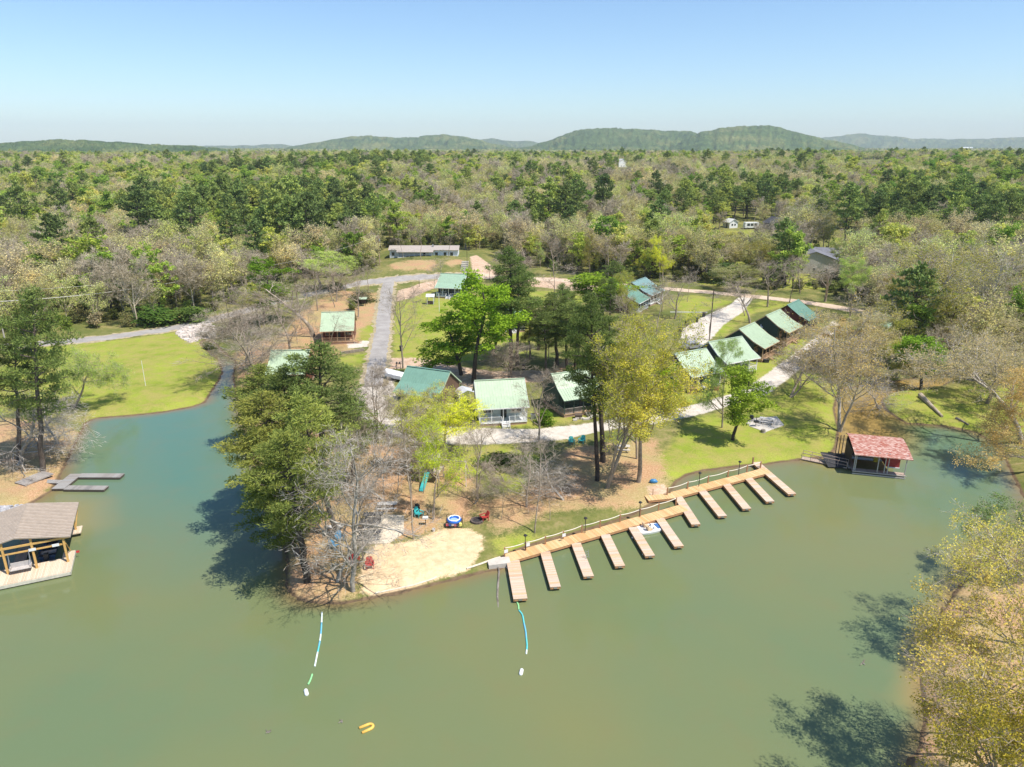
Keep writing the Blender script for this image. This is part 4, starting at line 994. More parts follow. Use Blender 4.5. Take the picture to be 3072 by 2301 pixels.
GR = [('pine_tree', 'pines of the woods behind the camp', 'dark green pine in the woods'), ('leafy_tree', 'fresh green trees of the woods', 'fresh green tree in the woods'),
      ('budding_tree', 'budding trees of the woods', 'budding tree in the woods'), ('bare_tree', 'leafless trees of the woods', 'leafless grey tree in the woods')]
protos = [f_pines, f_leafy, f_buds, f_bare]; cnt = [0] * 4; overflow = []
cand.sort(key=lambda c: c[1])
def where(x, y):
    px, py = to_px(x, y, 3)
    row = 'at the front edge' if y < 190 else 'in the second rows' if y < 240 else 'deeper in' if y < 290 else 'far back'
    if px < 350: s = 'beyond the left road'
    elif px < 750: s = 'above the culvert road'
    elif px < 1130: s = 'left of the long white house'
    elif px < 1420: s = 'behind the long white house'
    elif px < 1800: s = 'behind the dirt road bend'
    elif px < 2150: s = 'beyond the twin teal roofs'
    elif px < 2450: s = 'around the grey-roofed house'
    elif px < 2750: s = 'right of the grey-roofed house'
    else: s = 'towards the right edge'
    return s + ', ' + row
for x, y, st in cand:
    k = kind_at(x, y, r_)
    # keep the view of the long white house, the sheds and the grey house open
    px, py = to_px(x, y, 8)
    if k != 1 and 1140 < px < 1400 and 150 < y < 236 and x < -14: continue
    if blocked(x, y): continue
    if cnt[k] >= 285: overflow.append((x, y, k)); continue
    cnt[k] += 1; pr = r_.choice(protos[k])
    nm, gp, lb = GR[k]
    o = link(nm, pr.me, None, (x, y, gz(x, y)), (r_.gauss(0, .03), r_.gauss(0, .03), r_.uniform(0, 6.28)))
    s = (r_.uniform(.7, 1.1) + (r_.random() < .25) * .28) * (1.12 if k == 0 else 1.0); o.scale = (s * r_.uniform(.9, 1.2), s * r_.uniform(.9, 1.2), s * (.95 if k == 0 else .88))
    tag(o, lb + ' ' + where(x, y), 'tree', gp)
n0 = len(cand)
# understorey scrub between them, and everything farther off: one mass
pts = []; 
for x, y, k in overflow: pts.append((x, y, k, r_.uniform(.68, 1.05)))
del cand[:]; lattice(330, 560, 7.6); lattice(560, 1100, 10.5); lattice(1100, 2300, 17); lattice(2300, 5200, 34)
for x, y, st in cand:
    if y < 1400 and blocked(x, y): continue
    k = kind_at(x, y, r_); s = (r_.uniform(.6, 1.05) + (r_.random() < .2) * .3) * (1 if st < 11 else 1.35 if st < 18 else 2.0); pts.append((x, y, k, s))
print('individual trees', n0, cnt, 'mass', len(pts))
PX = np.array([p[0] for p in pts]); PY = np.array([p[1] for p in pts]); PK = np.array([p[2] for p in pts]) * 5 + np.random.RandomState(5).randint(0, 5, len(pts)); PS = np.array([p[3] for p in pts])
def mass(name, PX, PY, PK, PS, srcs, flat=1.0, zs=.93):
    me = bpy.data.meshes.new(name); me.vertices.add(len(PX)); rs = np.random.RandomState(6)
    me.vertices.foreach_set('co', np.stack([PX, PY, hgt(PX, PY)], -1).astype(np.float32).ravel())
    def at(n, t, v, k):
        a = me.attributes.new(n, t, 'POINT'); a.data.foreach_set(k, v.ravel())
    at('sort', 'INT', PK.astype(np.int32), 'value')
    at('turn', 'FLOAT_VECTOR', np.stack([rs.normal(0, .03, len(PX)), rs.normal(0, .03, len(PX)), rs.uniform(0, 6.28, len(PX))], -1).astype(np.float32), 'vector')
    at('size', 'FLOAT_VECTOR', np.stack([PS * rs.uniform(.9, 1.25, len(PX)), PS * rs.uniform(.9, 1.25, len(PX)), np.where(PS > 1.3, 1.0 + .12 * (PS - 1), PS) * zs * flat], -1).astype(np.float32), 'vector')
    ng = bpy.data.node_groups.new(name, 'GeometryNodeTree'); ng.interface.new_socket('Geometry', in_out='INPUT', socket_type='NodeSocketGeometry'); ng.interface.new_socket('Geometry', in_out='OUTPUT', socket_type='NodeSocketGeometry')
    gi = ng.nodes.new('NodeGroupInput'); go = ng.nodes.new('NodeGroupOutput'); jn = ng.nodes.new('GeometryNodeJoinGeometry')
    def na(n, t):
        a = ng.nodes.new('GeometryNodeInputNamedAttribute'); a.data_type = t; a.inputs['Name'].default_value = n; return a.outputs['Attribute']
    A, T, Z = na('sort', 'INT'), na('turn', 'FLOAT_VECTOR'), na('size', 'FLOAT_VECTOR')
    for i, so_ in enumerate(srcs):
        cmp_ = ng.nodes.new('FunctionNodeCompare'); cmp_.data_type = 'INT'; cmp_.operation = 'EQUAL'
        ins = [s for s in cmp_.inputs if s.type == 'INT']; ng.links.new(A, ins[0]); ins[1].default_value = i
        oi = ng.nodes.new('GeometryNodeObjectInfo'); oi.transform_space = 'ORIGINAL'; oi.inputs['Object'].default_value = so_; oi.inputs['As Instance'].default_value = True
        ip = ng.nodes.new('GeometryNodeInstanceOnPoints')
        ng.links.new(gi.outputs[0], ip.inputs['Points']); ng.links.new(cmp_.outputs[0], ip.inputs['Selection']); ng.links.new(oi.outputs['Geometry'], ip.inputs['Instance'])
        ng.links.new(T, ip.inputs['Rotation']); ng.links.new(Z, ip.inputs['Scale']); ng.links.new(ip.outputs[0], jn.inputs[0])
    ng.links.new(jn.outputs[0], go.inputs[0])
    o = link(name, me); mod = o.modifiers.new('trees', 'NODES'); mod.node_group = ng; return o
srcs = []
for k in range(4):
    for j in range(5):
        srcs.append(next(o for o in S.objects if o.type == 'MESH' and o.data == protos[k][j].me))
fo = mass('forest', PX, PY, PK, PS, srcs); tag(fo, kind='stuff')
# undergrowth at the foot of the woods
und = []
del cand[:]; lattice(140, 300, 4.6)
sh = [o for o in S.objects if o.name.startswith('shrub')]
shc = []
for u in (0, 1):
    p_ = make_leafy(75 + u, 2.8, clumps=44, per=20, ls=.3, low=.04, merged=True, leafm=leaf_mat('thicket_leaves%d' % u, [(0, (.14, .18, .045)), (.4, (.26, .24, .11)), (.7, (.20, .27, .05)), (1, (.32, .26, .16))]), bark=GREYBARK)
    x, y = -80 + 40 * u, 172 + 3 * u; o = link('undergrowth', p_.me, None, (x, y, gz(x, y))); tag(o, 'single olive thicket bush at the edge of the left woods' if u == 0 else 'single tan thicket bush at the wood edge nearest the road bend', 'bush'); shc.append(o)
UX = np.array([c[0] for c in cand]); UY = np.array([c[1] for c in cand]); rs = np.random.RandomState(8)
kp = (rs.uniform(size=len(UX)) < .8) & ~((np.abs(UX + 27) < 15) & (np.abs(UY - 222) < 22)); UX = UX[kp]; UY = UY[kp]
un = mass('thicket', UX, UY, rs.randint(0, 2, len(UX)), rs.uniform(.5, 1.3, len(UX)), shc); tag(un, kind='stuff')
# ---------------------------------------------------------------- shared materials
WHITE = plain('white_paint', (.78, .78, .76), .6, .3, 0, .08)
GREENROOF = metal_roof('pale_green_metal', (.44, .54, .37))
GREENROOF2 = metal_roof('green_metal', (.33, .46, .33))
TEALROOF = metal_roof('teal_metal', (.19, .34, .26))
BLUEROOF = metal_roof('blue_green_metal', (.24, .37, .35))
DARKWOOD = plain('dark_wood', (.07, .05, .04), .8, .2, 0, .25)
REDWOOD = planks('red_brown_boards', [(.17, .05, .035), (.22, .07, .045), (.13, .04, .03)], 2, .18)
DARKGREEN = siding('dark_green_siding', (.045, .075, .06))
DARKBLUE = siding('charcoal_siding', (.06, .07, .075))
BROWNS = siding('brown_siding', (.15, .09, .055))
WHITES = siding('white_siding', (.62, .68, .66))
TANWOOD = planks('tan_boards', [(.52, .33, .20), (.60, .42, .27), (.45, .27, .16)], 0, .14)
GREYWOOD = planks('grey_boards', [(.30, .27, .24), (.42, .38, .34), (.24, .21, .19)], 0, .14)
CEDAR = planks('cedar_boards', [(.64, .34, .14), (.72, .43, .19), (.80, .56, .30), (.64, .37, .17), (.70, .42, .18)], 0, .145)
FINGERWOOD = planks('weathered_dock_boards', [(.66, .40, .23), (.74, .50, .30), (.64, .50, .39), (.72, .58, .46), (.68, .44, .27), (.50, .40, .32)], 1, .145)
GLASS = glass_mat(); BRICK = brick_mat()
BLACKM = plain('black_plastic', (.03, .03, .032), .5, .4); STEEL = plain('galvanised_steel', (.45, .46, .47), .4, .5, .6)
CONC = plain('concrete', (.55, .50, .43), .9, .1, 0, .14, 1.2)

def rail(mb, a, b, z, h=.85, step=.16, t=.03):
    a = Vector((a[0], a[1], z)); b = Vector((b[0], b[1], z)); L = (b - a).length; u = (b - a) / L; up = Vector((0, 0, 1))
    mb.bar(a + up * h, b + up * h, .07, .06); mb.bar(a + up * .12, b + up * .12, .05, .05); n = int(L / step)
    for i in range(1, n): mb.bar(a + u * L * i / n + up * .12, a + u * L * i / n + up * h, t, t)

def cabin(label, RL, RRt, zr, roofm, wallm, trim=WHITE, porchm=None, skirt=BRICK, steps=.52, front_off=4.4, group='green-roofed rental cabins', dish=False, back=3.7, name='cabin', body=2.0, stepside=None, eave=2.95):
    A = P0(*RL, zr); B = P0(*RRt, zr); A = Vector(A); B = Vector(B); u = (B - A); u.z = 0; W = u.length; u.normalize(); n = Vector((u.y, -u.x, 0))
    mid = (A + B) / 2 + n * front_off; rz = math.atan2(u.y, u.x); g0 = gz(mid.x, mid.y)
    e = empty(name, (mid.x, mid.y, g0 - .05), rz); rh = zr - g0; hw = W / 2 - .25; D = front_off
    yb = D + back; bh = .62    # floor height
    # walls with gables
    k = (rh - eave) ; yw = body
    zf = eave + (rh - eave) * (yw - .0) / D * .86 - .02
    MB().prism([(yw, bh), (yb - .35, bh), (yb - .35, eave + .12 + .35 * (rh - eave) / back - .1), (D, rh - .16), (yw, zf - .14)], 'x', -hw, hw).build('wall', wallm, e)
    MB().prism([(yw + .05, -.3), (yb - .4, -.3), (yb - .4, bh), (yw + .05, bh)], 'x', -hw + .05, hw - .05).box(-hw + .05, .08, -.3, hw - .05, yw + .05, bh - .16).build('foundation', skirt, e)
    MB().box(-hw, .0, bh - .15, hw, yw, bh).build('porch_deck', TANWOOD if trim is not WHITE else trim, e)
    # roof sheets with standing seams
    pr = [(-.35, eave), (yw, zf), (D, rh), (yb, eave + .12)]; r = MB()
    r.prism(pr + [(q[0], q[1] - .11) for q in reversed(pr)], 'x', -W / 2, W / 2)
    x = -W / 2 + .02
    while x < W / 2:
        for (y0, z0), (y1, z1) in zip(pr[:-1], pr[1:]): r.bar((x, y0, z0 + .015), (x, y1, z1 + .015), .035, .05)
        x += .42
    r.bar((-W / 2 - .03, D, rh + .03), (W / 2 + .03, D, rh + .03), .32, .05)
    ro = r.build('roof', roofm, e)
    t = MB()
    for sx in (-W / 2 - .03, W / 2 + .03):
        for (y0, z0), (y1, z1) in zip(pr[:-1], pr[1:]): t.bar((sx, y0, z0 - .06), (sx, y1, z1 - .06), .04, .17)
    t.bar((-W / 2, -.38, eave - .06), (W / 2, -.38, eave - .06), .04, .15); t.build('fascia', trim, e)
    # porch posts, rails
    npst = 5; xsn = [-hw + .06 + (2 * hw - .12) * i / (npst - 1) for i in range(npst)]
    gap = (xsn[2] - .0, xsn[2] + 1.1) if steps else None
    for q in xsn: MB().box(q - .06, .03, bh, q + .06, .15, eave - .12).build('porch_post', trim, e)
    rl = MB(); rlm = porchm or trim
    gx = (steps - .5) * 2 * hw if steps else 99
    segs_ = [(-hw, gx - .55), (gx + .55, hw)] if steps else [(-hw, hw)]
    for a, b in segs_:
        if b - a > .3: rail(rl, (a, .09), (b, .09), bh)
    rail(rl, (-hw + .03, .1), (-hw + .03, yw), bh); rail(rl, (hw - .03, .1), (hw - .03, yw), bh)
    rl.build('porch_railing', rlm, e)
    if steps and stepside is None:
        s = MB()
        for i in range(4): s.box(gx - .5, -.28 * (i + 1), bh - .15 * (i + 1) - .05, gx + .5, -.28 * i - .03, bh - .15 * (i + 1))
        for sx in (-.55, .55): s.bar((gx + sx, 0, bh - .05), (gx + sx, -1.15, .0), .06, .22); s.bar((gx + sx, 0, bh + .85), (gx + sx, -1.1, .9), .06, .06); s.bar((gx + sx, -1.1, 0), (gx + sx, -1.1, .9), .07, .07)
        s.build('front_steps', rlm, e)
    if stepside is not None:
        s = MB()
        for i in range(5): s.box(hw + .30 * i, .1, bh - .13 * (i + 1) - .04, hw + .30 * (i + 1) - .03, 1.1, bh - .13 * (i + 1))
        for sy in (.08, 1.12): s.bar((hw, sy, bh - .05), (hw + 1.5, sy, 0), .06, .2); s.bar((hw, sy, bh + .85), (hw + 1.5, sy, .75), .06, .06); s.bar((hw + 1.5, sy, 0), (hw + 1.5, sy, .8), .07, .07)
        s.build('side_steps', rlm, e)
    # door and windows on the porch wall
    dx = gx if steps else 0
    d = MB().box(dx - .45, yw - .05, bh, dx + .45, yw - .003, bh + 2.02).build('door', plain('dark_door', (.05, .055, .05), .5), e)
    MB().box(dx - .22, yw - .075, bh + 1.15, dx + .22, yw - .052, bh + 1.75).build('door_glass', GLASS, d)
    for wx_ in (-hw * .58, hw * .62):
        if abs(wx_ - dx) < .9: wx_ += 1.0
        f = MB()
        for z in (bh + .85, bh + 2.0): f.box(wx_ - .78, yw - .06, z - .05, wx_ + .78, yw - .004, z + .05)
        for x in (-.75, 0, .75): f.box(wx_ + x - .04, yw - .055, bh + .9, wx_ + x + .04, yw - .004, bh + 1.95)
        f = f.build('window', trim, e); MB().box(wx_ - .72, yw - .03, bh + .9, wx_ + .72, yw - .006, bh + 1.95).build('window_pane', GLASS, f)
    for sgn in (-1, 1):
        f = MB(); wy = D + .2; x = sgn * hw
        for z in (bh + .8, bh + 1.9): f.box(min(x, x + sgn * .05), wy - .55, z - .05, max(x, x + sgn * .05), wy + .55, z + .05)
        for y in (-.55, 0, .55): f.box(min(x, x + sgn * .045), wy + y - .04, bh + .85, max(x, x + sgn * .045), wy + y + .04, bh + 1.85)
        f = f.build('window', trim, e); MB().box(min(x + sgn * .004, x + sgn * .03), wy - .5, bh + .85, max(x + sgn * .004, x + sgn * .03), wy + .5, bh + 1.85).build('window_pane', GLASS, f)
    tag(e, label, 'cabin', group)
    if dish:
        dd = empty('satellite_dish', e.matrix_basis @ Vector((-hw - .1, dish, 2.3 if dish < 3 else 3.4)), rz); 
        MB().lathe([(.02, 0), (.2, .03), (.33, .09), (.4, .17), (.38, .18), (.3, .11), (.18, .05), (.02, .02)], n=14).build('dish', WHITE, dd, rot=(R(55), 0, R(-25)))
        MB().bar((0, 0, 0), (.12, .1, -.35), .04).bar((0, 0, .1), (0, -.35, .3), .025).build('bracket', STEEL, dd)
        tag(dd, 'round white satellite dish on the wall of the ' + label.split(' with')[0].split(' (')[0], 'satellite dish'); return e, dd
    return e
c0, dd0 = cabin('pale green cabin with white porch, brick base and white front steps', (1423, 1141), (1573, 1134), 6.4, GREENROOF, WHITES, WHITE, dish=1.2, front_off=4.3, steps=.54, body=1.9)
dd0['label'] = 'round white satellite dish on the left corner of the white-porch cabin'
cabin('dark green cabin half hidden behind pines, its green roof speckled with shade', (1653, 1121), (1774, 1105), 6.4, GREENROOF, DARKGREEN, DARKGREEN, GREYWOOD, front_off=4.3, steps=.62)
cabin('brown cabin with teal metal roof beside the gravel bend', (1222, 1097), (1351, 1114), 6.4, TEALROOF, BROWNS, GREENROOF, GREYWOOD, front_off=4.3, steps=.5)
cabin('red-brown cabin with a long railed porch and side steps left of the driveway', (964, 936), (1064, 933), 6.4, GREENROOF, REDWOOD, TANWOOD, front_off=5.0, steps=0, stepside=1)
cabin('cabin with pale teal roof beside the creek, mostly hidden by pines', (813, 1050), (930, 1049), 6.4, GREENROOF, REDWOOD, TANWOOD, front_off=4.6, steps=.5)
cabin('cabin with pale teal roof behind the tallest bright green tree', (1322, 819), (1401, 822), 6.4, GREENROOF2, DARKBLUE, WHITE, front_off=5.4, steps=.5)
cabin('low-roofed cabin behind the right flank of the bright green tree', (1488, 926), (1560, 921), 5.2, GREENROOF2, DARKGREEN, WHITE, front_off=4.4, steps=.5)
rows = [((2025, 1060), (2119, 1044), GREENROOF, DARKBLUE, WHITE, 'nearest of the five row cabins, pale green roof and teal porch railing', 4.3, DARKGREEN),
 ((2126, 1025), (2226, 1008), GREENROOF, DARKBLUE, WHITE, 'second of the five row cabins, widest roof with a white porch railing', 4.5, None),
 ((2218, 987), (2265, 966), GREENROOF, DARKGREEN, TANWOOD, 'third of the five row cabins, with red-brown porch steps', 5.0, TANWOOD),
 ((2298, 946), (2342, 927), GREENROOF, DARKGREEN, TANWOOD, 'fourth of the five row cabins, dark green gable with a white window', 4.8, TANWOOD),
 ((2362, 915), (2397, 898), TEALROOF, REDWOOD, DARKWOOD, 'farthest of the five row cabins, dark red gable under a teal roof', 4.7, DARKWOOD)]
for i, (a, b, rm, wm2, tr, lb, fo_, pm) in enumerate(rows):
    q = cabin(lb, a, b, 6.4, rm, wm2, tr, pm, front_off=fo_, steps=.5, dish=(5.6 if i in (3, 4) else False))
    if i == 3: q[1]['label'] = 'white satellite dish on the fourth row cabin'
    if i == 4: q[1]['label'] = 'white satellite dish on the farthest row cabin'
cabin('dark brown cabin with a bright teal roof and white porch rail at the back', (1858, 869), (1893, 853), 6.4, TEALROOF, DARKWOOD, WHITE, front_off=5.0, steps=0)
cabin('dark-gabled cabin with a grey-blue metal roof beside the dirt road', (1895, 846), (1937, 831), 6.4, BLUEROOF, DARKWOOD, WHITE, front_off=5.4, steps=.5)
cabin('cabin with grey-green roof hidden behind the golden sycamores', (2640, 918), (2720, 935), 6.4, GREENROOF2, DARKGREEN, WHITE, front_off=5.0, steps=.5)

# ---------------------------------------------------------------- long white house on the mound
wb = P(1167, 777); w2 = P(1371, 752); e = empty('long_white_house', (wb.x, wb.y, wb.z - .3)); Lh = w2.x - wb.x + 1.5; 
def px_len(p): return FPX / (p.y * math.cos(PITCH) + (CAMH - p.z) * math.sin(PITCH))
k_ = px_len(wb); L1 = 128 / k_; L2 = 206 / k_; 
WS = siding('white_vinyl', (.84, .86, .88)); TR = metal_roof('tan_roof', (.42, .36, .31), .7)
MB().box(0, 1.8, 0, L2, 7.6, 3.0).prism([(1.8, 3.0), (7.6, 3.0), (4.7, 3.9)], 'x', .003, L2 - .003).build('wall', WS, e)
MB().prism([(1.3, 2.98), (4.7, 4.08), (8.1, 2.98), (8.1, 3.1), (4.7, 4.22), (1.3, 3.1)], 'x', -.4, L2 + .4).prism([(-.4, 2.55), (1.9, 3.22), (1.9, 3.34), (-.4, 2.67)], 'x', 2.6, L1 + .6).build('roof', TR, e)
pz = MB(); pz.box(3, 0, 0, L1, .1, .95); pz.box(2.9, 0, 0, 3.0, 1.8, 2.5)
for i in range(7): pz.box(3 + (L1 - 3.1) * i / 6, -.01, .95, 3.12 + (L1 - 3.1) * i / 6, .11, 2.5)
pz.box(3, -.015, 2.42, L1, .115, 2.6).box(3, -.012, 1.62, L1, .09, 1.7); pz.build('porch_screen', WHITE, e)
for i, x in enumerate((L1 + 1.5, L1 + 4.4, L1 + 6.6, 1.2)):
    f = MB().box(x - .55, 1.74, 1.1, x + .55, 1.797, 2.35).build('window', WHITE, e); MB().box(x - .47, 1.715, 1.17, x + .47, 1.738, 2.28).build('window_pane', GLASS, f)
MB().box(L1 - 3, 1.72, .2, L1 - 2, 1.797, 2.2).build('door', BLACKM, e)
MB().box(L2 * .62, 3.5, 3.9, L2 * .64, 3.9, 4.7).build('roof_vent', STEEL, e)
tag(e, 'long single-storey white house with screened porch on a mound behind the road', 'house')
# concrete steps up the bank
st_ = MB(); a = P(1391, 818)
for i in range(6): st_.box(-1.1, i * 1.5, i * .42 - .3, 1.1, i * 1.5 + .75, i * .42 + .12)
o = st_.build('garden_steps', CONC, None, (a.x, a.y, a.z)); tag(o, 'pale flight of broad bank steps right below the long white house', 'steps')

# ---------------------------------------------------------------- far houses
def simple_house(name, label, px, w, d, h, rise, rz, wallm, roofm, cat='house', wins=2, chim=False):
    b = P(*px); e = empty(name, b, rz)
    MB().box(-w / 2, 0, -.3, w / 2, d, h).prism([(-w / 2, h), (w / 2, h), (0, h + rise)], 'y', .003, d - .003).build('wall', wallm, e)
    s = .35; k = rise / (w / 2); pts_ = [(-w / 2 - s, h - s * k), (0, h + rise + .06), (w / 2 + s, h - s * k)]
    MB().prism(pts_ + [(q[0], q[1] + .14) for q in reversed(pts_)], 'y', -.4, d + .4).build('roof', roofm, e)
    for i in range(wins):
        x = -w / 2 + w * (i + 1) / (wins + 1); f = MB().box(x - .45, -.05, 1.0, x + .45, -.004, 2.0).build('window', WHITE, e); MB().box(x - .38, -.075, 1.07, x + .38, -.053, 1.93).build('window_pane', GLASS, f)
    MB().box(-w / 2 - .05, d * .3, 0, -w / 2 - .004, d * .3 + .9, 2.0).build('door', BLACKM, e)
    if chim: MB().box(-w / 2 + 1.2, d * .4, h, -w / 2 + 1.9, d * .5, h + rise + .5).build('chimney', BRICK, e)
    return tag(e, label, cat)
SH = plain('dark_shingles', (.085, .085, .095), .9, .15, 0, .25, 1.2); SHG = plain('grey_shingles', (.19, .19, .21), .9, .15, 0, .2, .8); WR = metal_roof('white_metal', (.75, .75, .74))
simple_house('white_shed', 'small white shed with pale roof on the far lawn', (2200, 684), 4.5, 5, 2.6, 1.3, R(20), WHITE, WR, 'shed')
simple_house('dark_garage', 'dark grey gabled garage on the far lawn', (2342, 690), 8.5, 9, 2.8, 2.4, R(8), plain('dark_cladding', (.10, .10, .12), .8), SH, 'garage')
simple_house('grey_roofed_house', 'large house with wide grey shingle roof behind the big rounded tree', (2440, 822), 22, 12, 3.0, 4.0, R(-12), plain('pale_render', (.55, .52, .48), .8), SHG, chim=True, wins=5)
simple_house('grey_roofed_house', 'right wing house with slate grey roof and wooden porch posts', (2545, 805), 13, 11, 3, 3.4, R(70), plain('cream_render', (.6, .54, .45), .8), SHG, wins=3)
simple_house('brown_roofed_house', 'low brown-roofed house under the dark pines on the right', (2800, 742), 20, 10, 3, 2.4, R(85), plain('tan_render', (.5, .42, .33), .8), plain('brown_shingles', (.22, .19, .175), .9), wins=4)
simple_house('brown_roofed_house', 'grey-brown house roof at the left of the pines above the lawn', (2500, 665), 18, 10, 3, 2.6, R(80), plain('tan_render', (.5, .42, .33), .8), plain('brown_shingles', (.22, .19, .175), .9), wins=4)
simple_house('white_farmhouse', 'tiny white farmhouse among distant trees in the centre right', (1868, 502), 10, 11, 5.5, 3.5, R(20), WHITE, WR)
simple_house('white_farmhouse', 'tiny white house half hidden in the distant tan woods', (1985, 520), 12, 9, 4.5, 3, R(-10), WHITE, WR)
simple_house('long_white_building', 'long white-roofed building on the far hillside', (2610, 474), 30, 70, 9, 4, R(90), WHITE, WR, 'building', wins=5)
simple_house('long_white_building', 'farthest little white building near the horizon on the right', (2915, 450), 25, 90, 14, 6, R(90), WHITE, WR, 'building', wins=3)
# camper trailer and orange digger-like truck, parked car
def vehicle(name, label, px, rz, L, Wd, H, bodym, kind='van', cat='trailer'):
    b = P(*px); e = empty(name, b, rz)
    if kind == 'camper': poly = [(-L / 2, .5), (L / 2, .5), (L / 2 + .15, 1.2), (L / 2 - .2, H), (-L / 2 + .1, H), (-L / 2 - .05, 1.2)]
    elif kind == 'bus': poly = [(-L / 2, .5), (L / 2 + 1, .5), (L / 2 + 1, 1.4), (L / 2, 1.5), (L / 2 - .1, H), (-L / 2, H)]
    else: poly = [(-L / 2, .35), (L / 2, .35), (L / 2, .85), (L / 2 - .9, .98), (L / 4, H), (-L / 4, H), (-L / 2 + .5, 1.0), (-L / 2, .9)]
    MB().prism(poly, 'y', -Wd / 2, Wd / 2).build('body', bodym, e)
    f = MB(); z0, z1 = (1.35, H - .45) if kind != 'car' else (1.0, H - .08)
    for sy in (-1, 1):
        y = sy * Wd / 2
        for i in range(3 if kind != 'bus' else 7):
            n_ = 3 if kind != 'bus' else 7; x = (-.38 + .76 * (i + .5) / n_) * L * (1 if kind != 'car' else .6); hw_ = .30 * L / n_ * (1 if kind != 'car' else .6)
            f.box(x - hw_, min(y, y + sy * .02), z0, x + hw_, max(y, y + sy * .02), z1)
    f.build('windows', GLASS, e)
    for x in (-L * .3, L * .3):
        for sy in (-1, 1):
            wh = empty('wheel', (x, sy * (Wd / 2 - .1), .34)); wh.parent = e; wh.rotation_euler = (R(90), 0, 0)
            MB().lathe([(.2, -.11), (.34, -.1), (.34, .1), (.2, .11)], n=14).build('tyre', BLACKM, wh); MB().lathe([(.01, -.115), (.19, -.1), (.19, .1), (.01, .115)], n=10).build('rim', STEEL, wh)
    if kind == 'car':
        for sy in (-1, 1): MB().box(L / 2 - .02, sy * .6 - .15, .62, L / 2 + .02, sy * .6 + .15, .78).build('headlight', WHITE, e)
    return tag(e, label, cat)
vehicle('camper_trailer', 'white camper trailer parked beside the small white shed', (2252, 686), R(5), 6.5, 2.4, 2.9, WHITE, 'camper')
vehicle('utility_truck', 'orange-yellow truck between the pines on the far lawn', (2588, 684), R(15), 7, 2.4, 2.9, plain('orange_paint', (.75, .36, .04), .5), 'bus', 'truck')
vehicle('parked_car', 'white car under the trees left of the grey-roofed house', (2312, 806), R(10), 4.6, 1.8, 1.5, WHITE, 'car', 'car')
vehicle('parked_car', 'grey car parked beside the second row cabin on the gravel strip', (2075, 1046), R(20), 4.4, 1.8, 1.45, plain('grey_paint', (.3, .3, .32), .4, .5), 'car', 'car')
vehicle('parked_car', 'pale silver car on the lawn behind the yellow-green tree', (1325, 1264), R(65), 4.3, 1.75, 1.45, plain('silver_paint', (.62, .62, .62), .35, .5, .3), 'car', 'car')
# white covered boat trailer beside the teal roofed cabin
b = P(1192, 1140); e = empty('covered_boat', b, R(-35))
bo = MB(); prof = [(-2.6, .75), (-1.6, .95), (0, 1.0), (1.6, .95), (2.5, .55), (2.95, .1)]
for (x0, w0), (x1, w1) in zip(prof[:-1], prof[1:]): bo.add([(x0, -w0, .55), (x0, w0, .55), (x1, w1, .6), (x1, -w1, .6), (x0, -w0, 1.2), (x0, w0, 1.2), (x1, w1, 1.25), (x1, -w1, 1.25), (x0, 0, 1.75), (x1, 0, 1.6 if x1 < 2.5 else 1.3)], [(0, 1, 2, 3), (0, 3, 7, 4), (1, 5, 6, 2), (4, 7, 9, 8), (8, 9, 6, 5)])
bo.build('cover', plain('white_canvas', (.78, .77, .76), .8), e); MB().bar((-2.4, 0, .45), (4.2, 0, .45), .12).box(-1.2, -1.0, .3, -.4, 1.0, .45).build('trailer_frame', STEEL, e)
for s in (-1, 1): MB().lathe([(.1, -.1), (.32, -.1), (.32, .1), (.1, .1)], n=12).build('wheel', BLACKM, e, (-.8, s * 1.05, .32), (R(90), 0, 0))
tag(e, 'boat under a white cover beside the teal roofed cabin', 'boat')
# white canopy tent frame with grey sheet
b = P(1395, 1207); e = empty('tarp_shelter', b, R(25)); f = MB()
for x in (-1.4, 1.4):
    for y in (-1.2, 1.2): MB().bar((x, y, 0), (x * .9, y * .9, 1.9), .05).build('pole', WHITE, e)
MB().prism([(-1.5, 1.8), (0, 2.4), (1.5, 1.8), (1.5, 1.84), (0, 2.46), (-1.5, 1.84)], 'y', -1.3, 1.3).box(-1.42, -1.22, .1, -1.38, 1.22, 1.8).build('tarp', plain('grey_tarp', (.55, .56, .58), .6), e)
tag(e, 'small grey tarp shelter between the teal roofed cabin and the white-porch cabin', 'tarp shelter')
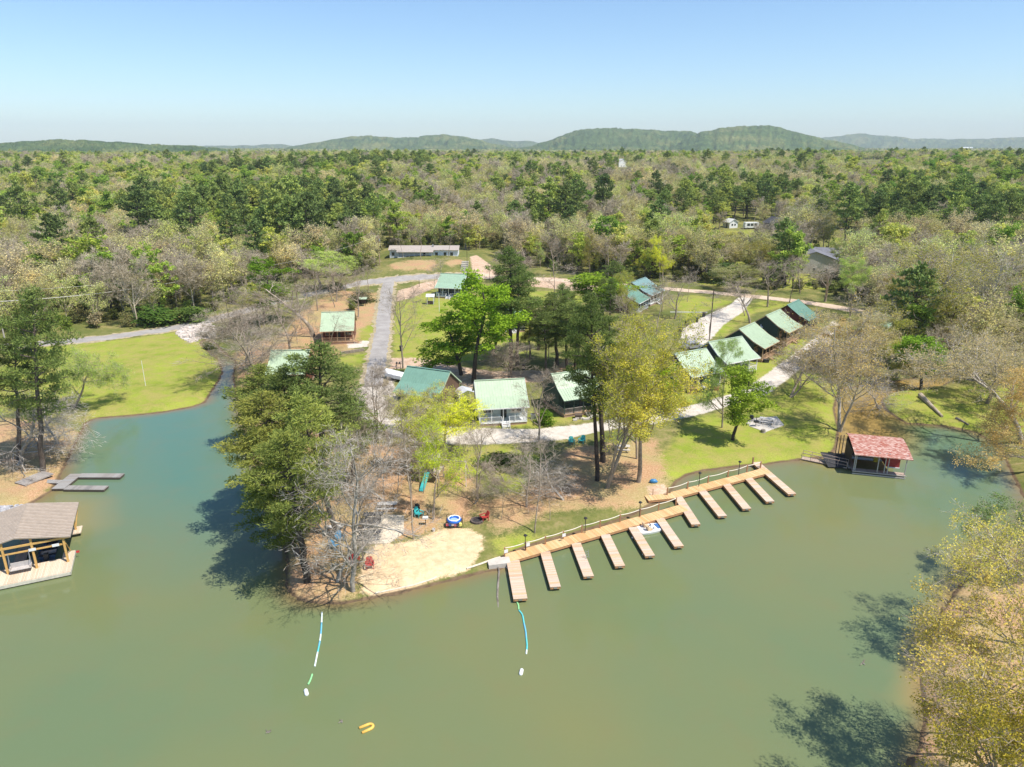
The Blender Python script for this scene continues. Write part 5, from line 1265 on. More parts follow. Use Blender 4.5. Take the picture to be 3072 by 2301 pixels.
# ---------------------------------------------------------------- main dock
dz = .5
sp0 = Vector(P0(1528, 1671.6, dz)); sp1 = Vector(P0(2050, 1523, dz)); sq0 = Vector(P0(2026.5, 1482.7, dz)); sq1 = Vector(P0(2297, 1411.5, dz))
dock = empty('boat_dock', (sp0.x, sp0.y, 0)); DO = Vector((sp0.x, sp0.y, 0))
FOAM = plain('dock_float', (.10, .095, .085), .8)
def strip(name, a, b, w, mat, mat2, parent, off, h=.26, axis=0):
    """a run of decking between two world points: boards on top, skirt boards and floats beneath"""
    a = Vector(a); b = Vector(b); d = b - a; d.z = 0; L = d.length; rz = math.atan2(d.y, d.x); c = a - off
    rot = (0, 0, rz) if axis == 0 else (0, 0, rz - math.pi / 2)
    t = MB()
    if axis == 0: t.box(0, -w / 2, -.04, L, w / 2, 0)
    else: t.box(-w / 2, 0, -.04, w / 2, L, 0)
    o = t.build(name, mat, parent, c, rot)
    s = MB(); e = .02
    if axis == 0: s.box(.02, -w / 2 + e, -h, L - .02, -w / 2 + e + .05, -.042).box(.02, w / 2 - e - .05, -h, L - .02, w / 2 - e, -.042).box(.021, -w / 2 + .1, -h + .01, .06, w / 2 - .1, -.042).box(L - .06, -w / 2 + .1, -h + .01, L - .021, w / 2 - .1, -.042)
    else: s.box(-w / 2 + e, .02, -h, -w / 2 + e + .05, L - .02, -.042).box(w / 2 - e - .05, .02, -h, w / 2 - e, L - .02, -.042).box(-w / 2 + .1, L - .06, -h + .01, w / 2 - .1, L - .021, -.042)
    s.build('skirt_board', mat2, o)
    f = MB(); n = max(1, int(L / 2.2))
    for i in range(n):
        q0 = L * (i + .12) / n; q1 = L * (i + .88) / n
        if axis == 0: f.box(q0, -w / 2 + .12, -.62, q1, w / 2 - .12, -.1)
        else: f.box(-w / 2 + .12, q0, -.62, w / 2 - .12, q1, -.1)
    f.build('float', FOAM, o); return o
SKIRT = plain('orange_skirt_board', (.52, .27, .13), .8, .2, 0, .2, 3)
def xt(a, b, k): d = (Vector(b) - Vector(a)).normalized(); return Vector(b) + d * k
strip('walkway', xt(sp1, sp0, .3), xt(sp0, sp1, .2), 1.5, CEDAR, SKIRT, dock, DO, .3)
strip('walkway', xt(sq1, sq0, .25), xt(sq0, sq1, .3), 1.4, CEDAR, SKIRT, dock, DO, .3)
strip('walkway', P0(2026, 1486, dz - .006), P0(1940, 1494.5, dz - .006), 1.25, CEDAR, SKIRT, dock, DO, .3)
fingers = [((1538.6, 1680), (1561.4, 1796)), ((1635, 1654), (1666.7, 1760.4)), ((1727.5, 1628), (1766.4, 1728.6)), ((1815.3, 1603), (1860.4, 1697.7)), ((1898.3, 1580.5), (1950.5, 1667)),
 ((1979, 1554.5), (2037.4, 1638.4)), ((2030, 1483.5), (2088.2, 1573)), ((2102.4, 1466.6), (2167.9, 1547.7)), ((2173.6, 1445.5), (2241, 1525.4)), ((2242.4, 1431), (2311.2, 1504)), ((2266, 1386), (2376.7, 1481.3))]
ALU = plain('end_plate', (.5, .5, .5), .4, .5, .7)
for i, (a, b) in enumerate(fingers):
    A = Vector(P0(*a, dz - .008)); B = Vector(P0(*b, dz - .008))
    if i != 10: A = xt(B, A, -.02)
    o = strip('finger_pier', A, B, 1.02 if i else 1.3, FINGERWOOD, SKIRT, dock, DO, .28, axis=1)
    L = (Vector(B) - Vector(A)).length
    MB().box(-.16, L, -.2, .16, L + .03, -.08).build('end_plate', ALU, o)
POST = plain('dock_post_wood', (.40, .22, .12), .8); ROPE = plain('thick_rope', (.72, .66, .54), .9, .1, 0, .1, 8)
def rope_run(px, top):
    # px: post base pixels on the deck's back edge
    tops = []
    for (x, y), h in zip(px, top):
        q = Vector(P0(x, y, dz)); MB().box(-.07, -.07, -.5, .07, .07, h).build('rail_post', POST, dock, q - DO); tops.append(q + Vector((0, 0, h - .08)))
    for a, b in zip(tops[:-1], tops[1:]):
        n = 10; sag = .12 * (b - a).length / 3
        MB().tube([a.lerp(b, i / n) - Vector((0, 0, 4 * sag * (i / n) * (1 - i / n))) - DO for i in range(n + 1)], .045, 6).build('rope', ROPE, dock, smooth=True)
cr = lambda x, y: (1400 + x / 2.107, 1300 + y / 2.107)
rope_run([cr(*q) for q in ((240, 772), (372, 737), (497, 700), (610, 667), (727, 628), (842, 598), (968, 560), (1095, 524), (1212, 488), (1322, 452))], [.95] * 10)
rope_run([cr(*q) for q in ((1267, 388), (1395, 350), (1525, 312), (1650, 278), (1770, 243), (1856, 219))], [.95] * 6)
for i, (x, y) in enumerate(((370, 742), (748, 630), (1092, 527), (1467, 335), (1718, 262))):
    q = Vector(P0(*cr(x, y), dz)); lp = MB().bar((0, 0, -.4), (0, 0, 1.75), .07).build('lamp_post', BLACKM, dock, q - DO)
    MB().lathe([(.16, 1.72), (.2, 1.78), (.13, 1.9), (.02, 1.95)], n=10).bar((0, 0, 1.76), (.25, 0, 1.8), .04).build('lamp_head', BLACKM, lp)
for i, (x, y) in enumerate(((1808, 190), (1857, 212))): MB().box(-.08, -.08, -.7, .08, .08, .9 if i == 0 else .6).build('gangway_post', POST, dock, Vector(P0(*cr(x, y), dz)) - DO)
for k, (x, y) in enumerate(((249, 742), (388, 700), (615, 640))):
    q = Vector(P0(*cr(x, y), dz + .75)); MB().box(-.2, -.012, -.18, .2, .012, .18).build('notice_board', WHITE, dock, q - DO + Vector((0, -.1, 0)), (0, 0, R(25)))
tag(dock, 'long orange-brown floating dock with eleven finger piers and a rope rail', 'dock')
# loose bits on the dock
cl_ = MB(); cl_.bar((-.15, 0, 0), (-.15, 0, .9), .03).bar((.15, 0, 0), (.15, 0, .9), .03)
for i in range(3): cl_.bar((-.15, 0, .2 + .25 * i), (.15, 0, .2 + .25 * i), .03)
q = P0(*cr(765, 790), dz + .005); o = cl_.build('swim_ladder', STEEL, None, q, (R(-12), 0, R(30))); tag(o, 'small metal ladder standing on the third finger pier from the left', 'ladder')
# white step block where the sand path meets the dock
pth = MB(); a = Vector(P0(1505, 1682, .45)); pth.prism([(-1.5, -.5), (.7, -.75), (.9, .35), (-.2, .6), (-1.4, .3)], 'z', -.5, .08)
o = pth.build('landing_slab', CONC, None, a, (0, 0, R(20))); tag(o, 'pale concrete landing slab at the left end of the dock', 'slab')
# timber edging of the sand
lg = MB(); pts_ = [P(x, y, .06) for x, y in ((1125, 1781), (1180, 1770), (1240, 1757), (1300, 1738), (1310, 1732))]; lg.tube(pts_, .09, 6); o = lg.build('edging_log', plain('bleached_wood', (.70, .60, .46), .9), None); tag(o, 'long bleached log edging the lower rim of the sand', 'log')
pts_ = [P(x, y, .1) for x, y in ((1400, 1708), (1440, 1695), (1480, 1680), (1500, 1674))]; o = MB().tube(pts_, .1, 6).build('edging_log', _mc['bleached_wood'], None); tag(o, 'bleached log leading from the sand to the dock landing', 'log')

# ---------------------------------------------------------------- paddle boat
b = Vector(P0(1949, 1590.5, .0)); e = empty('paddle_boat', b, R(20)); hull = MB()
st2 = [(-1.5, .45), (-1.35, .72), (-.6, .82), (.6, .82), (1.2, .7), (1.5, .45)]
for z0, z1, s0, s1 in ((-.15, .22, .9, 1), (.22, .32, 1, .96)):
    for (x0, w0), (x1, w1) in zip(st2[:-1], st2[1:]):
        hull.add([(x0 * s0, -w0 * s0, z0), (x1 * s0, -w1 * s0, z0), (x1 * s0, w1 * s0, z0), (x0 * s0, w0 * s0, z0), (x0 * s1, -w0 * s1, z1), (x1 * s1, -w1 * s1, z1), (x1 * s1, w1 * s1, z1), (x0 * s1, w0 * s1, z1)], [(0, 3, 2, 1), (4, 5, 6, 7), (0, 1, 5, 4), (3, 7, 6, 2), (1, 2, 6, 5), (0, 4, 7, 3)])
hull.build('hull', plain('white_plastic', (.82, .82, .8), .35, .5, 0, .04), e)
for y in (-.38, .38): MB().prism([(-.55, .33), (.0, .33), (.0, .45), (-.45, .5), (-.6, .85), (-.7, .85)], 'y', y - .26, y + .26).build('seat', plain('tan_plastic', (.62, .45, .28), .5), e)
MB().box(.75, -.5, .325, 1.2, .5, .37).build('foot_deck', plain('blue_plastic', (.06, .16, .38), .4, .5), e)
for y in (-.38, .38): MB().bar((.25, y - .18, .5), (.25, y + .18, .5), .05).bar((.25, y, .3), (.25, y, .5), .05).build('pedal', BLACKM, e)
MB().bar((.1, 0, .3), (.1, 0, .62), .04).bar((.1, 0, .62), (-.1, 0, .66), .05).build('rudder_handle', BLACKM, e)
tag(e, 'white paddle boat with blue nose and tan seats between two finger piers', 'paddle boat')
for k, (x, y, lb) in enumerate(((1900, 1612, 'white foam fender beside the fifth finger pier'), (1932, 1661, 'white bumper at the outer end of the fifth finger pier'), (1526, 1702, 'small white bottle-like float beside the first finger pier'))):
    q = P0(x, y, .1); o = MB().tube([(-.22, 0, 0), (-.15, 0, 0), (.15, 0, 0), (.22, 0, 0)], [.03, .1, .1, .03], 8).build('fender', _mc['white_plastic'], None, q, (0, 0, R(30))); tag(o, lb, 'fender')

# ---------------------------------------------------------------- swim lines, buoys, horseshoe float, logs
def noodle(name, label, px, cols, cat='swim line', rad=.075):
    pts = [Vector(P0(x, y, .04)) for x, y in px]; sm = []
    for i in range(len(pts) - 1):
        p0 = pts[max(i - 1, 0)]; p1 = pts[i]; p2 = pts[i + 1]; p3 = pts[min(i + 2, len(pts) - 1)]
        for k in range(8):
            t = k / 8; sm.append(.5 * ((2 * p1) + (p2 - p0) * t + (2 * p0 - 5 * p1 + 4 * p2 - p3) * t * t + (3 * p1 - p0 - 3 * p2 + p3) * t ** 3))
    sm.append(pts[-1]); e = empty(name, pts[0]); n = len(cols); m = len(sm) - 1
    for i, c in enumerate(cols):
        a = m * i // n; b = m * (i + 1) // n; MB().tube([q - pts[0] for q in sm[a:b + 1]], rad, 7).build('foam_tube', c, e, smooth=True)
    return tag(e, label, cat)
NW = plain('white_foam', (.72, .78, .74), .7, .2, 0, .06); NB = plain('blue_foam', (.16, .48, .66), .7, .2, 0, .06); NTL = plain('teal_foam', (.12, .55, .56), .7, .2, 0, .06); NG = plain('green_foam', (.28, .62, .28), .7, .2, 0, .06)
noodle('swim_line', 'long white and blue foam swim line floating off the peninsula tip', [(966, 1837), (963.5, 1889), (960, 1920), (955.7, 1943.6), (950, 1970), (944.4, 1998.7)], [NW, NB, NW, NB, NTL, NW, NW])
noodle('swim_line', 'curved teal foam swim line drifting below the first finger pier', [(1557, 1831), (1567, 1845), (1572, 1870), (1577, 1894), (1579, 1915), (1581, 1936), (1580, 1950), (1578.7, 1961.7)], [NTL, NTL, NB, NB, NTL, NTL, NW])
noodle('foam_noodle', 'short green foam noodle floating alone below the left swim line', [(936.7, 2022.7), (931, 2040), (924.5, 2053)], [NG], 'foam noodle')
noodle('foam_noodle', 'short green foam noodle at the tip of the first finger pier', [(1550, 1804), (1555, 1816), (1556, 1828)], [NG], 'foam noodle')
for x, y, r2, lb in ((918.6, 2077, 115, 'white oblong buoy floating below the green noodle at the lower left'), (1563.7, 2016, 80, 'white oblong buoy floating below the curved teal swim line')):
    e = empty('buoy', P0(x, y, .05), R(r2)); MB().tube([(-.36, 0, 0), (-.33, 0, 0), (-.24, 0, 0), (.24, 0, 0), (.33, 0, 0), (.36, 0, 0)], [.03, .1, .16, .16, .1, .03], 12).build('float_body', _mc['white_plastic'], e, smooth=True)
    MB().tube([(.35, 0, 0), (.42, 0, .02)], .03, 6).build('end_ring', BLACKM, e); tag(e, lb, 'buoy')
q = Vector(P0(1102.6, 2182, .05)); U = [(math.cos(a) * .28 + .12, math.sin(a) * .24, 0) for a in [R(-90 + 180 * i / 10) for i in range(11)]]; U = [(-.5, -.3, 0)] + U + [(-.55, .22, 0)]
o = MB().tube(U, .105, 8).build('horseshoe_float', plain('orange_yellow_vinyl', (.85, .48, .10), .5, .3, 0, .06), None, q, (0, 0, R(28)), smooth=True); tag(o, 'orange U-shaped float drifting near the bottom of the picture', 'float')
LG = bark_mat('dead_wood', [(.10, .08, .06), (.22, .19, .16), (.38, .34, .30)])
pts_ = [Vector(P0(1494, 1690, .3)), Vector(P0(1497, 1715, .1)), Vector(P0(1494, 1755, .03)), Vector(P0(1492, 1790, .0)), Vector(P0(1496, 1838, -.09))]
o = MB().tube(pts_, [.05, .09, .11, .1, .06], 7).build('sunken_log', LG, None); tag(o, 'thin sunken log reaching from the shore left of the first finger pier', 'log')
a = P(2760, 1190, .3); b = P(2826, 1252, .15)
o = MB().tube([a, a.lerp(b, .3), a.lerp(b, .6), b], [.42, .36, .28, .2], 9).build('fallen_log', bark_mat('light_log', [(.25, .19, .13), (.42, .34, .25), (.58, .50, .40)]), None); tag(o, 'thick fallen log lying on the grass bank of the inlet', 'log')
a = P(2868, 1256, .1); b = P(2905, 1276, .1); o = MB().tube([a, b], [.22, .12], 7).build('fallen_log', _mc.get('x') or LG, None); tag(o, 'short driftwood log at the shore below the fallen log', 'log')
for k, (x, y, s, lb) in enumerate(((802, 2196, .35, 'dark clump of leaves floating at the lower left'), (1024, 2164, .2, 'tiny dark leaf clump floating left of the orange float'), (2587, 1989, .4, 'dark knotted driftwood floating in the tree shadow at the right'))):
    r2 = random.Random(k); m_ = MB()
    for _ in range(7): m_.tube([(0, 0, 0), (r2.uniform(-s, s), r2.uniform(-s, s), .05)], [.05, .02], 5)
    o = m_.build('floating_debris', LG, None, P0(x, y, .01)); tag(o, lb, 'debris')

# ---------------------------------------------------------------- left dock and boathouse
GW = planks('silver_grey_boards', [(.28, .27, .26), (.38, .37, .35), (.33, .30, .27), (.22, .21, .2)], 0, .3)
GS = plain('grey_skirt', (.12, .09, .07), .9)
d0 = Vector(P0(223, 1425.6, .35)); ld = empty('small_dock', (d0.x, d0.y, 0)); LO = Vector((d0.x, d0.y, 0))
strip('pier_arm', P0(236, 1425.6, .35), P0(366.5, 1426, .35), 1.15, GW, GS, ld, LO)
strip('pier_arm', P0(198, 1462, .344), P0(318.7, 1463, .344), 1.1, GW, GS, ld, LO)
strip('pier_spine', P0(229, 1421, .352), P0(173, 1466, .352), 1.5, GW, GS, ld, LO)
strip('gangplank', P0(188, 1445, .30), P0(128, 1441, .38), .9, GW, GS, ld, LO)
tag(ld, 'small grey U-shaped dock in the left cove', 'dock')
a = P(60, 1455, .12); b2 = P(122, 1430, .12); o = MB().box(0, -1.0, -.1, (b2 - a).length + 1, 1.0, .04).build('plank_walk', GREYWOOD, None, a, (0, 0, math.atan2(b2.y - a.y, b2.x - a.x))); tag(o, 'weathered plank walk on the left bank leading to the small dock', 'boardwalk')

bc = Vector(P0(210, 1713.6, .5)); rz = R(24.7); bh_ = empty('boathouse', (bc.x, bc.y, 0), rz)
DK = planks('pale_deck_boards', [(.70, .56, .40), (.76, .64, .49), (.66, .50, .35), (.72, .58, .43)], 0, .14); PW = plain('golden_post_wood', (.62, .38, .13), .7, .2, 0, .12, 4); BR = metal_roof('taupe_metal', (.34, .27, .21))
RIB = plain('taupe_rib', (.50, .42, .34), .5, .4)
W_ = 13.0
MB().box(-W_, 0, .38, 0, 3.0, .5).box(-W_, 3.0, .38, -W_ + 1.1, 9.0, .495).box(-1.0, 3.003, .38, 0, 4.2, .495).box(-.75, 8.0, .38, .2, 9.6, .495).build('deck', DK, bh_)
MB().box(-W_, -.06, .12, .03, -.004, .44).box(.004, -.06, .12, .06, 4.2, .44).build('deck_skirt', plain('bleached_skirt', (.60, .55, .45), .8), bh_)
MB().box(-W_ + .2, .2, -.4, -.2, 2.8, .3).box(-5.2, 3.2, -.4, -4.4, 9, .35).build('float', FOAM, bh_)
slip = MB().box(-5.3, 3.0, .36, -4.3, 9.2, .49).build('slip_walkway', GREYWOOD, bh_)
rr_ = [(-8.6, 3.35), (-4.2, 4.25), (.35, 3.35)]
rf = MB(); rf.prism(rr_ + [(q[0], q[1] - .1) for q in reversed(rr_)], 'y', 1.7, 9.4); rf = rf.build('roof', BR, bh_)
rb = MB(); y = 1.78
while y < 9.4:
    for (x0, z0), (x1, z1) in zip(rr_[:-1], rr_[1:]): rb.bar((x0, y, z0 + .03), (x1, y, z1 + .03), .09, .05)
    y += .33
rb.build('roof_rib', RIB, rf)
for x in (-8.2, -5.4, -3.0, -.35):
    for y in (2.0, 8.9): MB().box(x - .09, y - .09, .5, x + .09, y + .09, 3.3 + (.0 if abs(x + 4.2) > 3 else .5)).build('post', PW, bh_)
MB().box(-8.4, 1.9, 3.12, .2, 2.0, 3.32).box(-8.4, 8.95, 3.12, .2, 9.05, 3.32).box(-8.3, 2.01, 2.45, -.2, 2.09, 2.6).box(-.4, 2.0, 3.1, -.28, 8.94, 3.3).box(-8.3, 2.0, 3.1, -8.18, 8.94, 3.3).build('beam', PW, bh_)
MB().bar((-.35, 8.9, .6), (.1, 9.3, 2.6), .08).bar((-.35, 4.1, .6), (-.35, 2.2, 2.9), .07).build('brace', PW, bh_)
for x in (-3.0, -1.05): MB().box(x - .3, 1.84, 2.5, x + .3, 1.88, 2.78).build('notice_board', WHITE, bh_)
tag(bh_, 'open-sided boathouse with a ribbed taupe roof and pale deck at the left edge', 'boathouse')
M = Matrix.Translation((bc.x, bc.y, 0)) @ Matrix.Rotation(rz, 4, 'Z')
e = empty('porch_swing', M @ Vector((-4.2, 1.75, .95)), rz)
GWS = plain('bleached_grey_wood', (.48, .44, .41), .8, .1, 0, .15, 5)
MB().box(-.85, -.3, 0, .85, .3, .06).build('seat', GWS, e); MB().box(-.85, .3, .05, .85, .36, .55).build('backrest', GWS, e)
for s in (-1, 1): MB().box(s * .85 - .04, -.3, .06, s * .85 + .04, .3, .3).build('armrest', GWS, e); MB().bar((s * .85, .25, .3), (s * .85, .2, 1.65), .03).bar((s * .85, -.28, .3), (s * .85, .2, 1.65), .03).build('chain', STEEL, e)
tag(e, 'bleached wooden swing bench hanging under the left boathouse', 'swing bench')
e = empty('deck_chair', M @ Vector((-7.6, 1.3, .5)), rz + R(10)); CW = plain('salmon_wood', (.62, .38, .26), .8)
MB().box(-.4, -.4, .35, .4, .35, .42).build('seat', CW, e); MB().box(-.4, .32, .4, .4, .4, 1.0).build('backrest', CW, e)
for s in (-1, 1):
    MB().box(s * .4 - .05, -.4, .6, s * .4 + .05, .35, .66).build('armrest', CW, e)
    for y in (-.36, .3): MB().box(s * .36 - .04, y - .04, 0, s * .36 + .04, y + .04, .6).build('leg', CW, e)
tag(e, 'salmon-coloured wooden deck chair at the left edge of the boathouse deck', 'chair')
e = empty('boat', M @ Vector((-2.4, 6.0, .25)), rz); m_ = MB()
for (y0, w0), (y1, w1) in (((-2.2, .8), (0, .85)), ((0, .85), (1.4, .6)), ((1.4, .6), (2.1, .08))): m_.add([(-w0 * .7, y0, -.2), (w0 * .7, y0, -.2), (w1 * .7, y1, -.2), (-w1 * .7, y1, -.2), (-w0, y0, .4), (w0, y0, .4), (w1, y1, .42), (-w1, y1, .42)], [(0, 1, 2, 3), (0, 3, 7, 4), (1, 5, 6, 2), (0, 4, 5, 1), (3, 2, 6, 7)])
m_.build('hull', plain('dark_blue_hull', (.05, .08, .14), .4, .5), e); MB().box(-.7, -1.2, .1, .7, -.8, .3).box(-.7, .1, .1, .7, .45, .3).build('bench', GWS, e); MB().box(-.2, -2.6, .1, .2, -2.2, .8).build('outboard_motor', BLACKM, e)
tag(e, 'dark blue boat moored in the shade inside the left boathouse', 'boat')
e = empty('flag', M @ Vector((.15, 3.3, .5)), rz); MB().bar((0, 0, 0), (.1, 0, .5), .03).build('pole', STEEL, e); MB().box(.08, -.01, .1, .38, .01, .35).build('cloth', plain('red_cloth', (.55, .05, .05), .8), e); tag(e, 'small red rag on the corner of the left boathouse deck', 'flag')
# riprap and culvert
RK = plain('pale_rock', (.55, .48, .42), .95, .1, 0, .3, 2)
def rocks(name, label, poly, n, s0, s1, mat, seed=3, group=None):
    r2 = random.Random(seed); xs_ = [q[0] for q in poly]; ys_2 = [q[1] for q in poly]; m_ = MB(); c = 0
    while c < n:
        x = r2.uniform(min(xs_), max(xs_)); y = r2.uniform(min(ys_2), max(ys_2))
        if not inside(x, y, poly): continue
        c += 1; q = P(x, y); s = r2.uniform(s0, s1); vs = []; rot = Matrix.Rotation(r2.uniform(0, 6), 3, 'Z') @ Matrix.Rotation(r2.uniform(-.6, .6), 3, 'X')
        for a in (-1, 1):
            for b in (-1, 1):
                for d in (-1, 1): vs.append(q + rot @ Vector((a * s * r2.uniform(.5, 1), b * s * r2.uniform(.5, 1), d * s * .5 * r2.uniform(.5, 1))))
        m_.add(vs, [(0, 1, 3, 2), (4, 6, 7, 5), (0, 4, 5, 1), (2, 3, 7, 6), (0, 2, 6, 4), (1, 5, 7, 3)])
    o = m_.build(name, mat); return tag(o, kind='stuff')
rocks('riprap_rocks', '', [(530, 1000), (545, 985), (600, 975), (634, 972), (645, 990), (630, 1015), (600, 1018), (575, 1028), (545, 1015)], 420, .25, .62, RK)
rocks('riprap_rocks', '', [(-5, 1522), (30, 1516), (80, 1518), (72, 1545), (20, 1560), (-5, 1562)], 200, .12, .32, plain('grey_rock', (.42, .41, .42), .95, .1, 0, .35, 3), 4)
rocks('creek_stones', '', [(640, 1030), (680, 1070), (700, 1110), (690, 1112), (665, 1078), (630, 1036)], 90, .15, .35, plain('brown_rock', (.25, .20, .17), .95, .1, 0, .35, 3), 5)
b = P(617, 1018); e = empty('culvert', b + Vector((0, 0, .3)), 0)
mb = MB(); n_ = 18; ring = []
for yy, rr in ((0, 1.0), (0, .84), (3.5, .84), (3.5, 1.0)):
    for k in range(n_): ring.append((math.cos(6.2832 * k / n_) * rr, yy, math.sin(6.2832 * k / n_) * rr))
fs = []
for (i, j) in ((0, 1), (1, 2), (3, 0)):
    for k in range(n_): fs.append((i * n_ + k, i * n_ + (k + 1) % n_, j * n_ + (k + 1) % n_, j * n_ + k))
mb.add(ring, fs).build('pipe', CONC, e); MB().lathe([(.01, 0), (.83, 0), (.83, .02), (.01, .02)], n=18).build('dark_inside', plain('pipe_shade_black', (.008, .008, .008), .9), e, (0, 2.2, 0), (R(90), 0, 0))  # black disc stands in for the shade inside the pipe
MB().box(-2.2, .15, -.6, -1.0, .6, 1.0).box(1.0, .15, -.6, 2.2, .6, 1.0).box(-1.0, .15, .98, 1.0, .6, 1.3).build('headwall', CONC, e); tag(e, 'round concrete culvert pipe mouth at the head of the creek', 'culvert')

# ---------------------------------------------------------------- right boathouse (red roof)
bc = Vector(P0(2557, 1412, .45)); be = Vector(P0(2716.7, 1428, .45)); u = be - bc; WW = u.length; rz = math.atan2(u.y, u.x); e = empty('red_boathouse', (bc.x, bc.y, 0), rz)
def tiles():
    m, nt, out = new_mat('faded_red_tiles'); N = NT(nt); tc = N.n('ShaderNodeTexCoord').outputs['Object']
    mp = N.n('ShaderNodeMapping'); mp.inputs['Scale'].default_value = (1, 1.15, 1); N.l(tc, mp.inputs[0])
    b_ = N.n('ShaderNodeTexBrick'); b_.inputs['Scale'].default_value = 2.1; b_.inputs['Color1'].default_value = (.33, .075, .04, 1); b_.inputs['Color2'].default_value = (.66, .48, .40, 1); b_.inputs['Mortar'].default_value = (.22, .045, .035, 1); b_.inputs['Mortar Size'].default_value = .035; b_.inputs['Bias'].default_value = .05
    b_.inputs['Brick Width'].default_value = .7; b_.inputs['Row Height'].default_value = .42
    N.l(mp.outputs[0], b_.inputs['Vector']); n1 = N.noise(tc, .9, 4, .6); n2 = N.noise(tc, 7, 2, .6)
    c = N.mix(N.ramp(n1, [(.5, (.0, .0, .0)), (.7, (.6, .6, .6))]), b_.outputs[0], (.33, .08, .045)); N.principled(out, c, .6, spec=.3); return m
TL = tiles(); n_ = 10; arc = []
for i in range(n_ + 1):
    t = i / n_; y = -.6 + 6.6 * t; z = 2.95 + .62 * math.sin(min(1, t / .8) * math.pi / 2) - (.35 * ((t - .8) / .2) ** 2 if t > .8 else 0); arc.append((y, z))
MB().prism(arc + [(q[0], q[1] - .1) for q in reversed(arc)], 'x', -.15, WW + .35).build('roof', TL, e)
OLDW = planks('old_dock_boards', [(.38, .28, .22), (.5, .40, .32), (.42, .30, .25)], 0, .14)
MB().box(0, 0, .33, WW, .95, .45).box(-.3, .95, .33, .6, 5.6, .448).box(-.3, 5.0, .33, WW, 5.8, .446).build('deck', OLDW, e)
MB().box(0, -.1, .05, WW, -.03, .2).box(0, -.06, .38, WW + .1, -.02, .46).build('edge_rail', GWS, e); MB().box(.1, .1, -.4, WW - .1, .85, .3).box(-.2, 1.1, -.4, .5, 5.5, .3).build('float', FOAM, e)
for x in (.15, .32, WW * .47, WW * .60, WW * .66, WW - .1): MB().box(x - .05, .15, .45, x + .05, .25, 3.2).build('post', GWS, e)
for x in (.15, WW - .1): MB().box(x - .05, 5.4, .45, x + .05, 5.5, 3.1).build('post', GWS, e)
MB().box(WW * .66, 1.4, .9, WW * .70, 5.2, 3.0).box(WW * .70, 1.5, .85, WW - .45, 1.58, 2.4).box(WW * .5, 5.3, .6, WW, 5.36, 3.1).build('side_panel', plain('red_panel', (.36, .045, .04), .6), e)
MB().box(WW * .70, 1.42, .75, WW - .4, 1.5, .86).build('panel_sill', WHITE, e)
MB().box(-.12, 1.0, .45, -.06, 5.1, 2.8).box(-.05, 5.2, .5, WW * .5, 5.26, 3.1).build('dark_wall', DARKWOOD, e)
MB().box(WW * .5, 3.2, .6, WW * .58, 3.4, 2.4).build('yellow_post', plain('yellow_plastic', (.55, .45, .05), .6), e)
tag(e, 'small boathouse with a curved faded red tile roof in the right inlet', 'boathouse')
M = Matrix.Translation((bc.x, bc.y, 0)) @ Matrix.Rotation(rz, 4, 'Z')
q = MB(); q.add([(-3.4, 3.6, 1.15), (-.3, 3.9, 1.0), (-.35, 1.3, .25), (-2.7, 1.0, .2), (-3.4, 3.6, 1.1), (-.3, 3.9, .95), (-.35, 1.3, .2), (-2.7, 1.0, .15)], [(0, 1, 2, 3), (7, 6, 5, 4), (0, 4, 5, 1), (1, 5, 6, 2), (2, 6, 7, 3), (3, 7, 4, 0)])
o = q.build('lean_to_sheet', BLACKM, None, (bc.x, bc.y, 0), (0, 0, rz)); tag(o, 'slanting black sheet beside the red roofed boathouse', 'tarp')
o = empty('gangway', P(2406, 1374), 0); g2 = M @ Vector((-.3, 1.6, .5)); dd = g2 - o.location; o.rotation_euler = (0, 0, math.atan2(dd.y, dd.x)); LL = math.hypot(dd.x, dd.y)
MB().box(0, -.5, -.05, LL, .5, .06).build('deck', OLDW, o, rot=(0, R(-1), 0)); m_ = MB()
for s in (-.5, .5): m_.bar((0, s, .95), (LL, s, .95), .05).bar((0, s, .5), (LL, s, .5), .04); [m_.bar((LL * i / 5, s, 0), (LL * i / 5, s, .95), .05) for i in range(6)]
m_.build('handrail', plain('pinkish_rail', (.55, .40, .33), .7), o); tag(o, 'narrow railed gangway from the lawn to the red roofed boathouse', 'gangway')
for k, (x, y) in enumerate(((-1.6, 3.3), (-1.2, 3.5), (-.9, 3.2))):
    q = M @ Vector((x, y, 0)); o = MB().bar((0, 0, -1), (0, 0, 3.6 + .2 * k), .08).build('mooring_pole', DARKWOOD, None, q); tag(o, ['left', 'middle', 'right'][k] + ' of the three thin dark mooring poles beside the red roof', 'pole', 'mooring poles')
# ---------------------------------------------------------------- yard things
def picnic_table(label, px, rz, topm, legm, L=1.9, up=0):
    b = P(*px); e = empty('picnic_table', b + Vector((0, 0, up)), rz)
    t = MB(); 
    for i in range(5): t.box(-L / 2, -.37 + .15 * i, .72, L / 2, -.37 + .15 * i + .14, .76)
    t.build('tabletop', topm, e)
    for s in (-1, 1): MB().box(-L / 2, s * .72 - .14, .42, L / 2, s * .72 - .01, .46).box(-L / 2, s * .72 + .01, .42, L / 2, s * .72 + .14, .46).build('bench', topm, e)
    for s in (-1, 1): MB().bar((s * L * .35, -.65, 0), (s * L * .35, -.22, .72), .07).bar((s * L * .35, .65, 0), (s * L * .35, .22, .72), .07).bar((s * L * .35, -.8, .4), (s * L * .35, .8, .4), .07).build('leg', legm, e)
    return tag(e, label, 'picnic table')
LIGHT = plain('light_grey_boards', (.62, .59, .56), .8, .2, 0, .12, 4); BLK = plain('tarred_boards', (.05, .05, .055), .7, .2, 0, .2, 4)
pad = [(1098, 1543), (1213, 1549), (1211, 1602), (1165, 1632), (1058, 1636), (1062, 1592), (1096, 1575)]
